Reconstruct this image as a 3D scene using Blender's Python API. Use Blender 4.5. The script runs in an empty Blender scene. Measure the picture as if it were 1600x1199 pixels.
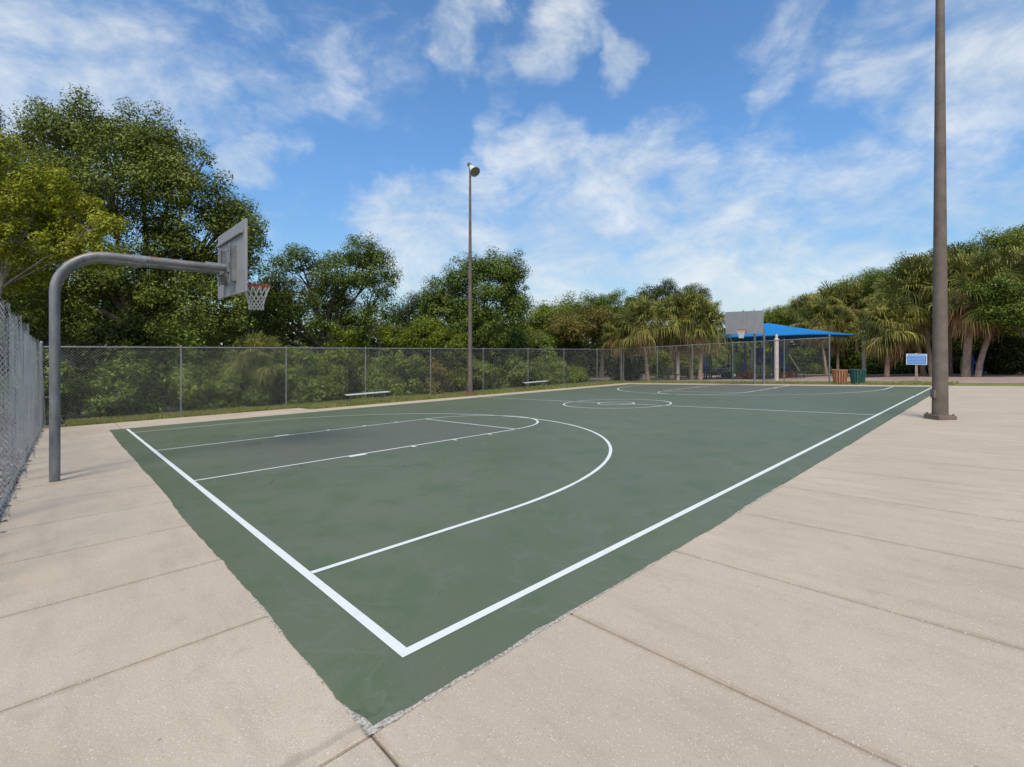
import bpy, bmesh, math, random
import numpy as np
from mathutils import Vector, Matrix

R = math.radians
rng = np.random.default_rng(7)
random.seed(7)
scn = bpy.context.scene
COL = scn.collection

# ------------------------------------------------------------------ site geometry
# camera stands at (0,0,CZ) looking along +Y.  The court lies on a gently sloping plane.
FPX, VH, CZ = 731.98, 533.5, 1.4242
YAW, PIT, ROL = -0.8083, 0.0519, -0.0292
CAM = np.array([2.1482, -1.2487, 1.4217])
_c, _s = math.cos(YAW), math.sin(YAW)
_fw = np.array([_s * math.cos(PIT), _c * math.cos(PIT), math.sin(PIT)])
_rt = np.array([_c, -_s, 0.0])
_up = np.cross(_rt, _fw)
_r2 = math.cos(ROL) * _rt + math.sin(ROL) * _up
_u2 = -math.sin(ROL) * _rt + math.cos(ROL) * _up
MC = np.stack([_r2, _fw, _u2])
NRM = MC @ np.array([0, 0, 1.0])
GX, GY = -NRM[0] / NRM[2], -NRM[1] / NRM[2]
HC, LH, R3, LANE, FTD, CR, BC = 7.2513, 12.6462, 5.947, 3.643, 6.027, 1.816, 1.827


def gz(x, y):
    """ground height; levels off far outside the site"""
    x = np.clip(x, -60, 60); y = np.clip(y, -25, 70)
    return GX * x + GY * y


def C(X, Y, h=0.0):
    """court coordinates (X across, Y along) -> world, h metres above the ground"""
    p = MC @ (np.array([X, Y, 0.0]) - CAM)
    return Vector((p[0], p[1], p[2] + CZ + h))


def Cn(XY, h=0.0):
    XY = np.asarray(XY, float)
    P = np.concatenate([XY, np.zeros((len(XY), 1))], 1) - CAM
    W = P @ MC.T
    W[:, 2] += CZ + h
    return W


def W(u, v, d):
    return Vector(((u - 800) / FPX * d, d, CZ + (VH - v) / FPX * d))


def onground(u, d, h=0.0):
    x = (u - 800) / FPX * d
    return Vector((x, d, float(gz(x, d)) + h))


HEAD = math.atan2((MC @ np.array([0, 1.0, 0]))[1], (MC @ np.array([0, 1.0, 0]))[0]) - math.pi / 2   # local +Y -> court +Y


# ------------------------------------------------------------------ object helpers
def tag(o, label=None, cat=None, group=None, kind=None):
    if label: o['label'] = label
    if cat: o['category'] = cat
    if group: o['group'] = group
    if kind: o['kind'] = kind
    return o


def thing(name, label, cat, loc=(0, 0, 0), rz=0.0, group=None):
    o = bpy.data.objects.new(name, None)
    COL.objects.link(o)
    o.location = loc
    o.rotation_euler = (0, 0, rz)
    o.empty_display_size = 0.2
    return tag(o, label, cat, group)


def link(name, me, mat, parent=None):
    mats = mat if isinstance(mat, (list, tuple)) else [mat]
    for m in mats:
        me.materials.append(m)
    o = bpy.data.objects.new(name, me)
    COL.objects.link(o)
    if parent: o.parent = parent
    return o


def copy_tree(o, parent=None):
    c = o.copy()
    COL.objects.link(c)
    c.parent = parent
    for ch in [x for x in bpy.data.objects if x.parent == o]:
        copy_tree(ch, c)
    return c


class MB:
    def __init__(s):
        s.v = []; s.f = []; s.uv = []

    def add(s, vs, fs):
        b = len(s.v)
        s.v += [tuple(p) for p in vs]
        s.f += [tuple(i + b for i in f) for f in fs]

    def box(s, x0, x1, y0, y1, z0, z1, bev=0.0):
        if bev <= 0:
            s.add([(x0, y0, z0), (x1, y0, z0), (x1, y1, z0), (x0, y1, z0), (x0, y0, z1), (x1, y0, z1), (x1, y1, z1), (x0, y1, z1)],
                  [(3, 2, 1, 0), (4, 5, 6, 7), (0, 1, 5, 4), (1, 2, 6, 5), (2, 3, 7, 6), (3, 0, 4, 7)])
            return
        bm = bmesh.new()
        bmesh.ops.create_cube(bm, size=1)
        for q in bm.verts:
            q.co = Vector(((x0 + x1) / 2 + q.co.x * (x1 - x0), (y0 + y1) / 2 + q.co.y * (y1 - y0), (z0 + z1) / 2 + q.co.z * (z1 - z0)))
        bmesh.ops.bevel(bm, geom=bm.edges[:], offset=bev, segments=2, affect='EDGES', profile=0.5)
        bm.verts.index_update()
        s.add([q.co[:] for q in bm.verts], [[q.index for q in f.verts] for f in bm.faces])
        bm.free()

    def tube(s, pts, rad, n=8, cap=True, ph=0.0):
        pts = [Vector(p) for p in pts]
        m = len(pts)
        if not hasattr(rad, '__len__'): rad = [rad] * m
        t0 = (pts[1] - pts[0]).normalized()
        ref = Vector((0, 0, 1)) if abs(t0.z) < 0.9 else Vector((1, 0, 0))
        a = t0.cross(ref).normalized()
        vs = []
        for i, p in enumerate(pts):
            t = (pts[min(i + 1, m - 1)] - pts[max(i - 1, 0)]).normalized()
            a = (a - t * a.dot(t)).normalized()
            b = t.cross(a)
            for k in range(n):
                q = 2 * math.pi * k / n + ph
                vs.append(p + (a * math.cos(q) + b * math.sin(q)) * rad[i])
        fs = []
        for i in range(m - 1):
            for k in range(n):
                k2 = (k + 1) % n
                fs.append((i * n + k, i * n + k2, (i + 1) * n + k2, (i + 1) * n + k))
        if cap:
            fs.append(tuple(range(n - 1, -1, -1)))
            fs.append(tuple((m - 1) * n + k for k in range(n)))
        s.add(vs, fs)

    def lathe(s, prof, n=24, axis=None, origin=(0, 0, 0)):
        vs, fs = [], []
        m = len(prof)
        for r, z in prof:
            for k in range(n):
                q = 2 * math.pi * k / n
                vs.append(Vector((r * math.cos(q), r * math.sin(q), z)))
        for i in range(m - 1):
            for k in range(n):
                k2 = (k + 1) % n
                fs.append((i * n + k, i * n + k2, (i + 1) * n + k2, (i + 1) * n + k))
        if axis is not None:
            q = Vector((0, 0, 1)).rotation_difference(Vector(axis))
            vs = [q @ p for p in vs]
        vs = [p + Vector(origin) for p in vs]
        s.add(vs, fs)

    def build(s, name, mat, parent=None, smooth=False):
        me = bpy.data.meshes.new(name)
        me.from_pydata(s.v, [], s.f)
        if smooth:
            me.polygons.foreach_set('use_smooth', [True] * len(me.polygons))
            try: me.set_sharp_from_angle(angle=R(40))
            except Exception: pass
        me.update()
        return link(name, me, mat, parent)


def np_mesh(name, V, F, attrs=None):
    """V (n,3), F (m,k) all faces k-gons"""
    me = bpy.data.meshes.new(name)
    n, (m, k) = len(V), F.shape
    me.vertices.add(n); me.loops.add(m * k); me.polygons.add(m)
    me.vertices.foreach_set('co', V.astype(np.float32).ravel())
    me.loops.foreach_set('vertex_index', F.astype(np.int32).ravel())
    me.polygons.foreach_set('loop_start', np.arange(0, m * k, k, dtype=np.int32))
    me.polygons.foreach_set('loop_total', np.full(m, k, dtype=np.int32))
    for an, av in (attrs or {}).items():
        a = me.attributes.new(an, 'FLOAT', 'POINT')
        a.data.foreach_set('value', av.astype(np.float32))
    me.update(); me.validate()
    return me


# ------------------------------------------------------------------ materials
class NT:
    def __init__(s, name):
        s.m = bpy.data.materials.new(name); s.m.use_nodes = True
        s.t = s.m.node_tree; s.t.nodes.clear()
        s.out = s.n('ShaderNodeOutputMaterial')

    def n(s, t, **kw):
        x = s.t.nodes.new(t)
        for k, v in kw.items(): setattr(x, k, v)
        return x

    def l(s, a, b): s.t.links.new(a, b)

    def val(s, sock, v):
        if hasattr(v, 'links') or isinstance(v, bpy.types.NodeSocket): s.l(v, sock)
        else: sock.default_value = v

    def noise(s, vec, scale, detail=4, rough=0.55, dist=0.0):
        x = s.n('ShaderNodeTexNoise'); s.l(vec, x.inputs['Vector'])
        x.inputs['Scale'].default_value = scale; x.inputs['Detail'].default_value = detail
        x.inputs['Roughness'].default_value = rough; x.inputs['Distortion'].default_value = dist
        return x.outputs['Fac']

    def ramp(s, fac, *stops):
        x = s.n('ShaderNodeValToRGB'); s.l(fac, x.inputs['Fac'])
        e = x.color_ramp.elements
        while len(e) < len(stops): e.new(0.5)
        for i, (p, c) in enumerate(stops):
            e[i].position = p
            e[i].color = (c, c, c, 1) if not hasattr(c, '__len__') else (*c, 1)
        return x.outputs['Color']

    def mix(s, fac, a, b, mode='MIX'):
        x = s.n('ShaderNodeMix', data_type='RGBA', blend_type=mode)
        s.val(x.inputs['Factor'], fac)
        s.val(x.inputs['A'] if False else x.inputs[6], (*a, 1) if isinstance(a, tuple) and len(a) == 3 else a)
        s.val(x.inputs[7], (*b, 1) if isinstance(b, tuple) and len(b) == 3 else b)
        return x.outputs[2]

    def math(s, op, a, b=0.0, c=0.0, clamp=False):
        x = s.n('ShaderNodeMath', operation=op, use_clamp=clamp)
        s.val(x.inputs[0], a); s.val(x.inputs[1], b)
        if len(x.inputs) > 2: s.val(x.inputs[2], c)
        return x.outputs[0]

    def mrange(s, v, a, b, c=0.0, d=1.0, mode='SMOOTHSTEP'):
        x = s.n('ShaderNodeMapRange', interpolation_type=mode)
        s.l(v, x.inputs['Value'])
        x.inputs['From Min'].default_value = a; x.inputs['From Max'].default_value = b
        x.inputs['To Min'].default_value = c; x.inputs['To Max'].default_value = d
        return x.outputs['Result']

    def scaled(s, vec, sc):
        x = s.n('ShaderNodeMapping'); s.l(vec, x.inputs['Vector'])
        x.inputs['Scale'].default_value = sc
        return x.outputs['Vector']

    def bump(s, h, strength, dist):
        x = s.n('ShaderNodeBump'); s.l(h, x.inputs['Height'])
        x.inputs['Strength'].default_value = strength; x.inputs['Distance'].default_value = dist
        return x.outputs['Normal']

    def bsdf(s, col, rough=0.6, metal=0.0, spec=0.5, normal=None):
        x = s.n('ShaderNodeBsdfPrincipled')
        s.val(x.inputs['Base Color'], (*col, 1) if isinstance(col, tuple) and len(col) == 3 else col)
        s.val(x.inputs['Roughness'], rough); s.val(x.inputs['Metallic'], metal)
        x.inputs['Specular IOR Level'].default_value = spec
        if normal is not None: s.l(normal, x.inputs['Normal'])
        s.l(x.outputs[0], s.out.inputs['Surface'])
        return x


def obj_coord(t): return t.n('ShaderNodeTexCoord').outputs['Object']
def geo_pos(t): return t.n('ShaderNodeNewGeometry').outputs['Position']
def uv_coord(t): return t.n('ShaderNodeTexCoord').outputs['UV']


def plain(name, a, b, scale=6.0, rough=0.55, metal=0.0, bump=0.0, spec=0.4, rough2=None):
    t = NT(name); p = obj_coord(t)
    n1 = t.noise(p, scale, 6, 0.65)
    col = t.mix(t.ramp(n1, (0.35, 0.0), (0.68, 1.0)), a, b)
    nm = t.bump(t.noise(p, scale * 9, 4, 0.6), bump, 0.01) if bump else None
    rr = t.mrange(n1, 0.3, 0.7, rough, rough2, 'LINEAR') if rough2 else rough
    t.bsdf(col, rr, metal, spec, nm)
    return t.m


def leaf_mat(name, dark, mid, light, odd=None, trans=0.35, noise_scale=0.6):
    t = NT(name)
    at = t.n('ShaderNodeAttribute', attribute_name='rnd').outputs['Fac']
    big = t.noise(geo_pos(t), noise_scale, 3, 0.6)
    f = t.math('ADD', t.math('MULTIPLY', at, 0.62), t.math('MULTIPLY', big, 0.62))
    stops = [(0.2, dark), (0.55, mid), (0.85, light)]
    col = t.ramp(f, *stops)
    if odd: col = t.mix(t.mrange(at, 0.955, 0.96), col, odd)
    d = t.n('ShaderNodeBsdfPrincipled'); t.l(col, d.inputs['Base Color'])
    d.inputs['Roughness'].default_value = 0.5; d.inputs['Specular IOR Level'].default_value = 0.18
    tr = t.n('ShaderNodeBsdfTranslucent')
    tc = t.mix(0.5, col, (light[0] * 1.15, light[1] * 1.15, light[2] * 0.5))
    t.l(tc, tr.inputs['Color'])
    mx = t.n('ShaderNodeMixShader'); mx.inputs[0].default_value = trans
    t.l(d.outputs[0], mx.inputs[1]); t.l(tr.outputs[0], mx.inputs[2]); t.l(mx.outputs[0], t.out.inputs['Surface'])
    return t.m


M = {}
M['oak'] = leaf_mat('oak_leaf', (0.008, 0.016, 0.003), (0.055, 0.087, 0.012), (0.28, 0.31, 0.053), None, 0.20)
M['yellow'] = leaf_mat('yellow_green_leaf', (0.040, 0.055, 0.004), (0.175, 0.205, 0.012), (0.46, 0.46, 0.045), (0.30, 0.20, 0.03), 0.28)
M['mid'] = leaf_mat('mid_green_leaf', (0.009, 0.019, 0.003), (0.048, 0.083, 0.011), (0.22, 0.28, 0.044), None, 0.20)
M['dark'] = leaf_mat('dark_green_leaf', (0.006, 0.011, 0.003), (0.026, 0.042, 0.008), (0.11, 0.135, 0.028), None, 0.15)
M['bright'] = leaf_mat('bright_green_leaf', (0.018, 0.028, 0.003), (0.090, 0.125, 0.010), (0.28, 0.31, 0.030), None, 0.25)
M['olive'] = leaf_mat('olive_leaf', (0.040, 0.037, 0.008), (0.125, 0.108, 0.022), (0.27, 0.235, 0.055), (0.25, 0.12, 0.05), 0.2)
M['shrub'] = leaf_mat('shrub_leaf', (0.020, 0.038, 0.006), (0.092, 0.142, 0.020), (0.29, 0.36, 0.062), (0.22, 0.14, 0.06), 0.25)
M['rust'] = leaf_mat('rusty_leaf', (0.13, 0.05, 0.03), (0.36, 0.13, 0.06), (0.55, 0.28, 0.17), None, 0.2)
M['palm'] = leaf_mat('palm_leaf', (0.014, 0.020, 0.005), (0.086, 0.100, 0.024), (0.42, 0.385, 0.095), None, 0.15, 0.9)
M['palm_dead'] = leaf_mat('dead_palm_leaf', (0.06, 0.032, 0.014), (0.20, 0.115, 0.05), (0.50, 0.33, 0.18), None, 0.15, 1.2)
M['blade'] = leaf_mat('grass_blade', (0.10, 0.115, 0.02), (0.24, 0.255, 0.05), (0.42, 0.41, 0.13), (0.36, 0.27, 0.12), 0.3, 1.0)
M['weed'] = leaf_mat('weed_leaf', (0.20, 0.19, 0.02), (0.36, 0.33, 0.03), (0.50, 0.44, 0.06), None, 0.3)

M['bark'] = plain('grey_brown_bark', (0.06, 0.047, 0.036), (0.17, 0.14, 0.11), 7, 0.9, 0, 0.6, 0.2)
M['pale_bark'] = plain('pale_bark', (0.16, 0.13, 0.095), (0.33, 0.28, 0.22), 6, 0.85, 0, 0.4, 0.2)


def palm_bark():
    t = NT('palm_trunk_bark'); p = obj_coord(t)
    ring = t.n('ShaderNodeTexWave', wave_type='BANDS', bands_direction='Z')
    t.l(p, ring.inputs['Vector']); ring.inputs['Scale'].default_value = 3.2
    ring.inputs['Distortion'].default_value = 3.0; ring.inputs['Detail'].default_value = 3
    n1 = t.noise(t.scaled(p, (1, 1, 0.35)), 9, 5, 0.65)
    col = t.mix(t.ramp(n1, (0.3, 0.0), (0.7, 1.0)), (0.20, 0.132, 0.098), (0.50, 0.355, 0.27))
    col = t.mix(t.math('MULTIPLY', ring.outputs['Fac'], 0.22), col, (0.15, 0.10, 0.08))
    t.bsdf(col, 0.85, 0, 0.2, t.bump(t.math('ADD', ring.outputs['Fac'], n1), 0.6, 0.02))
    return t.m


M['palm_bark'] = palm_bark()
M['galv'] = plain('galvanised_steel', (0.19, 0.195, 0.195), (0.33, 0.335, 0.335), 9, 0.48, 0.55, 0.05, 0.5, 0.6)


def pipe_mat():
    t = NT('weathered_galvanised_pipe'); p = obj_coord(t)
    n1 = t.noise(t.scaled(p, (1, 1, 0.3)), 8, 6, 0.7)
    col = t.mix(t.ramp(n1, (0.35, 0.0), (0.7, 1.0)), (0.150, 0.155, 0.155), (0.31, 0.31, 0.305))
    # rust where water lies on top of the bend and arm
    nz = t.n('ShaderNodeSeparateXYZ'); t.l(t.n('ShaderNodeNewGeometry').outputs['Normal'], nz.inputs[0])
    rn = t.noise(p, 14, 6, 0.75)
    rust = t.math('MULTIPLY', t.mrange(rn, 0.42, 0.56), t.mrange(nz.outputs['Z'], 0.25, 0.7))
    col = t.mix(t.math('MULTIPLY', rust, 0.75), col, (0.27, 0.12, 0.06))
    spots = t.mrange(t.noise(p, 38, 3, 0.6), 0.66, 0.72)
    col = t.mix(t.math('MULTIPLY', spots, 0.4), col, (0.09, 0.075, 0.065))
    t.bsdf(col, t.mrange(n1, 0.3, 0.7, 0.42, 0.62, 'LINEAR'), 0.45, 0.5, t.bump(rn, 0.08, 0.004))
    return t.m


M['pipe'] = pipe_mat()
M['wire'] = plain('galvanised_wire', (0.27, 0.275, 0.275), (0.42, 0.425, 0.425), 5, 0.45, 0.35, 0, 0.5)
M['wire_old'] = plain('slack_fence_wire', (0.29, 0.305, 0.325), (0.47, 0.485, 0.51), 4, 0.45, 0.3, 0, 0.5)
M['bronze'] = plain('brown_painted_steel', (0.125, 0.096, 0.075), (0.195, 0.152, 0.122), 3, 0.55, 0.0, 0.05, 0.35, 0.7)
M['rust'+'_plate'] = plain('rusty_steel', (0.15, 0.06, 0.04), (0.28, 0.12, 0.075), 12, 0.85, 0, 0.3, 0.2)


def board_mat():
    t = NT('worn_steel_backboard'); p = obj_coord(t)
    n1 = t.noise(t.scaled(p, (1.0, 1.0, 0.35)), 5, 6, 0.7)
    n2 = t.noise(t.scaled(p, (9, 9, 0.8)), 4, 4, 0.6)
    col = t.mix(t.ramp(n1, (0.3, 0.0), (0.7, 1.0)), (0.29, 0.28, 0.275), (0.36, 0.35, 0.345))
    col = t.mix(t.math('MULTIPLY', t.mrange(n2, 0.5, 0.75), 0.12), col, (0.26, 0.24, 0.23))
    t.bsdf(col, 0.5, 0.25, 0.45)
    return t.m


M['board'] = board_mat()
M['orange'] = plain('faded_orange_rim', (0.42, 0.075, 0.035), (0.62, 0.16, 0.085), 20, 0.55, 0.0, 0.05)
M['net'] = plain('white_net_cord', (0.58, 0.55, 0.50), (0.82, 0.80, 0.76), 30, 0.9, 0, 0.2, 0.1)
M['alu'] = plain('weathered_aluminium', (0.55, 0.56, 0.53), (0.74, 0.75, 0.71), 7, 0.45, 0.2, 0.02)
M['black'] = plain('black_plastic', (0.015, 0.016, 0.018), (0.035, 0.035, 0.038), 8, 0.5)
M['lampwhite'] = plain('white_enamel', (0.66, 0.66, 0.62), (0.80, 0.80, 0.77), 6, 0.4)
M['lampglass'] = plain('floodlight_lens', (0.15, 0.145, 0.09), (0.24, 0.23, 0.15), 6, 0.15, 0.0, 0, 0.6)
M['fabric'] = plain('blue_shade_fabric', (0.010, 0.165, 0.42), (0.018, 0.215, 0.52), 1.5, 0.8, 0, 0.1, 0.15)
M['beige'] = plain('beige_paint', (0.52, 0.44, 0.37), (0.64, 0.56, 0.48), 4, 0.55)
M['pblue'] = plain('blue_play_steel', (0.012, 0.055, 0.24), (0.025, 0.09, 0.34), 4, 0.4)
M['pnavy'] = plain('navy_play_plastic', (0.008, 0.024, 0.11), (0.016, 0.042, 0.16), 4, 0.4)
M['pgreen'] = plain('lime_green_plastic', (0.14, 0.26, 0.03), (0.20, 0.34, 0.05), 4, 0.45)
M['plime'] = plain('pale_lime_roof', (0.58, 0.66, 0.27), (0.70, 0.76, 0.36), 4, 0.45)
M['pteal'] = plain('teal_play_steel', (0.010, 0.075, 0.075), (0.02, 0.11, 0.105), 4, 0.45)
M['pwhite'] = plain('pale_steel', (0.55, 0.57, 0.55), (0.70, 0.72, 0.70), 5, 0.4, 0.2)
M['binorange'] = plain('faded_orange_slat', (0.36, 0.145, 0.068), (0.50, 0.235, 0.125), 6, 0.6)
M['bingreen'] = plain('dark_green_slat', (0.014, 0.085, 0.066), (0.034, 0.135, 0.108), 6, 0.6)
M['binliner'] = plain('dark_bin_liner', (0.03, 0.028, 0.026), (0.06, 0.055, 0.05), 6, 0.6)
M['wood'] = plain('weathered_post_wood', (0.26, 0.19, 0.14), (0.42, 0.33, 0.26), 10, 0.85, 0, 0.3, 0.2)
M['signblue'] = plain('sign_blue', (0.045, 0.19, 0.52), (0.07, 0.24, 0.60), 4, 0.4)
M['signpale'] = plain('sign_pale_blue', (0.24, 0.44, 0.76), (0.32, 0.52, 0.82), 4, 0.4)
M['signwhite'] = plain('sign_white', (0.62, 0.66, 0.76), (0.74, 0.78, 0.85), 4, 0.4)
M['picnic'] = plain('dark_green_coated_steel', (0.012, 0.026, 0.020), (0.026, 0.046, 0.036), 6, 0.5)
M['redroof'] = plain('dark_red_roof', (0.085, 0.016, 0.010), (0.14, 0.030, 0.018), 3, 0.7, 0, 0.3)
M['tanwall'] = plain('shed_wall', (0.16, 0.12, 0.09), (0.22, 0.17, 0.13), 3, 0.8)


def concrete_mat():
    t = NT('exposed_aggregate_concrete'); p = uv_coord(t)
    big = t.noise(p, 0.55, 5, 0.6)
    mid = t.noise(t.scaled(p, (0.5, 2.2, 1)), 2.2, 6, 0.65)
    fine = t.noise(p, 120, 3, 0.7)
    col = t.mix(t.ramp(big, (0.3, 0.0), (0.7, 1.0)), (0.520, 0.413, 0.304), (0.640, 0.522, 0.388))
    col = t.mix(t.math('MULTIPLY', t.mrange(mid, 0.42, 0.72), 0.45), col, (0.41, 0.32, 0.24))
    col = t.mix(t.math('MULTIPLY', t.mrange(t.noise(p, 1.3, 4, 0.6), 0.55, 0.72), 0.3), col, (0.68, 0.585, 0.48))
    col = t.mix(t.mrange(fine, 0.3, 0.75, 0.0, 0.5), col, (0.30, 0.235, 0.185))
    blot = t.noise(p, 4.2, 6, 0.72)
    col = t.mix(t.math('MULTIPLY', t.mrange(blot, 0.52, 0.68), 0.32), col, (0.36, 0.285, 0.22))
    sx = t.n('ShaderNodeSeparateXYZ'); t.l(p, sx.inputs[0])
    def near_joint(c, off, step):
        q = t.math('FRACT', t.math('ADD', t.math('DIVIDE', t.math('SUBTRACT', c, off), step), 0.5))
        return t.math('MULTIPLY', t.math('ABSOLUTE', t.math('SUBTRACT', q, 0.5)), step)
    right = t.math('GREATER_THAN', sx.outputs['X'], 0.34); left = t.math('LESS_THAN', sx.outputs['Y'], -0.35)
    dj = t.math('ADD', near_joint(sx.outputs['Y'], -0.36, 1.222), t.math('MULTIPLY', t.math('SUBTRACT', 1.0, right), 9))
    dl = t.math('ADD', near_joint(sx.outputs['X'], 0.28, 1.19), t.math('MULTIPLY', t.math('SUBTRACT', 1.0, t.math('MULTIPLY', left, t.math('LESS_THAN', sx.outputs['X'], 0.3))), 9))
    cell = t.n('ShaderNodeCombineXYZ'); t.l(t.math('FLOOR', t.math('DIVIDE', t.math('ADD', sx.outputs['Y'], 0.36), 1.222)), cell.inputs[0]); t.l(t.math('FLOOR', t.math('DIVIDE', t.math('SUBTRACT', sx.outputs['X'], 0.28), t.math('ADD', 1.19, t.math('MULTIPLY', right, 7.5)))), cell.inputs[1])
    wn_ = t.n('ShaderNodeTexWhiteNoise', noise_dimensions='3D'); t.l(cell.outputs[0], wn_.inputs['Vector'])
    col = t.mix(t.mrange(wn_.outputs['Value'], 0, 1, 0.0, 0.35, 'LINEAR'), col, (0.47, 0.385, 0.30))
    dd = t.math('ADD', t.math('MINIMUM', dj, dl), t.math('MULTIPLY', t.math('SUBTRACT', t.noise(p, 6, 5, 0.7), 0.5), 0.09))
    col = t.mix(t.math('MULTIPLY', t.mrange(dd, 0.040, 0.004), 0.34), col, (0.26, 0.195, 0.14))
    # shell and quartz chips standing out of the worn surface
    vo = t.n('ShaderNodeTexVoronoi', feature='F1'); t.l(p, vo.inputs['Vector']); vo.inputs['Scale'].default_value = 120
    sep = t.n('ShaderNodeSeparateColor'); t.l(vo.outputs['Color'], sep.inputs[0])
    size = t.mrange(sep.outputs[1], 0, 1, 0.12, 0.42, 'LINEAR')
    chip = t.math('MULTIPLY', t.math('LESS_THAN', vo.outputs['Distance'], size), t.math('GREATER_THAN', sep.outputs[0], 0.74))
    col = t.mix(t.math('MULTIPLY', chip, 0.48), col, (0.80, 0.75, 0.68))
    vo2 = t.n('ShaderNodeTexVoronoi', feature='F1'); t.l(p, vo2.inputs['Vector']); vo2.inputs['Scale'].default_value = 60
    sep2 = t.n('ShaderNodeSeparateColor'); t.l(vo2.outputs['Color'], sep2.inputs[0])
    pit = t.math('MULTIPLY', t.math('LESS_THAN', vo2.outputs['Distance'], 0.3), t.math('GREATER_THAN', sep2.outputs[0], 0.88))
    col = t.mix(t.math('MULTIPLY', pit, 0.22), col, (0.20, 0.155, 0.12))
    # scattered larger white shell bits and a few dark droppings
    vo3 = t.n('ShaderNodeTexVoronoi', feature='F1'); t.l(p, vo3.inputs['Vector']); vo3.inputs['Scale'].default_value = 9
    sep3 = t.n('ShaderNodeSeparateColor'); t.l(vo3.outputs['Color'], sep3.inputs[0])
    sh = t.math('MULTIPLY', t.math('LESS_THAN', vo3.outputs['Distance'], 0.06), t.math('GREATER_THAN', sep3.outputs[0], 0.75))
    col = t.mix(t.math('MULTIPLY', sh, 0.28), col, (0.84, 0.81, 0.76))
    dk = t.math('MULTIPLY', t.math('LESS_THAN', vo3.outputs['Distance'], 0.055), t.math('LESS_THAN', sep3.outputs[0], 0.07))
    col = t.mix(t.math('MULTIPLY', dk, 0.45), col, (0.10, 0.085, 0.075))
    h = t.math('ADD', t.math('MULTIPLY', fine, 0.6), t.math('MULTIPLY', chip, 0.5))
    t.bsdf(col, 0.9, 0, 0.2, t.bump(h, 0.35, 0.004))
    return t.m


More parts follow.
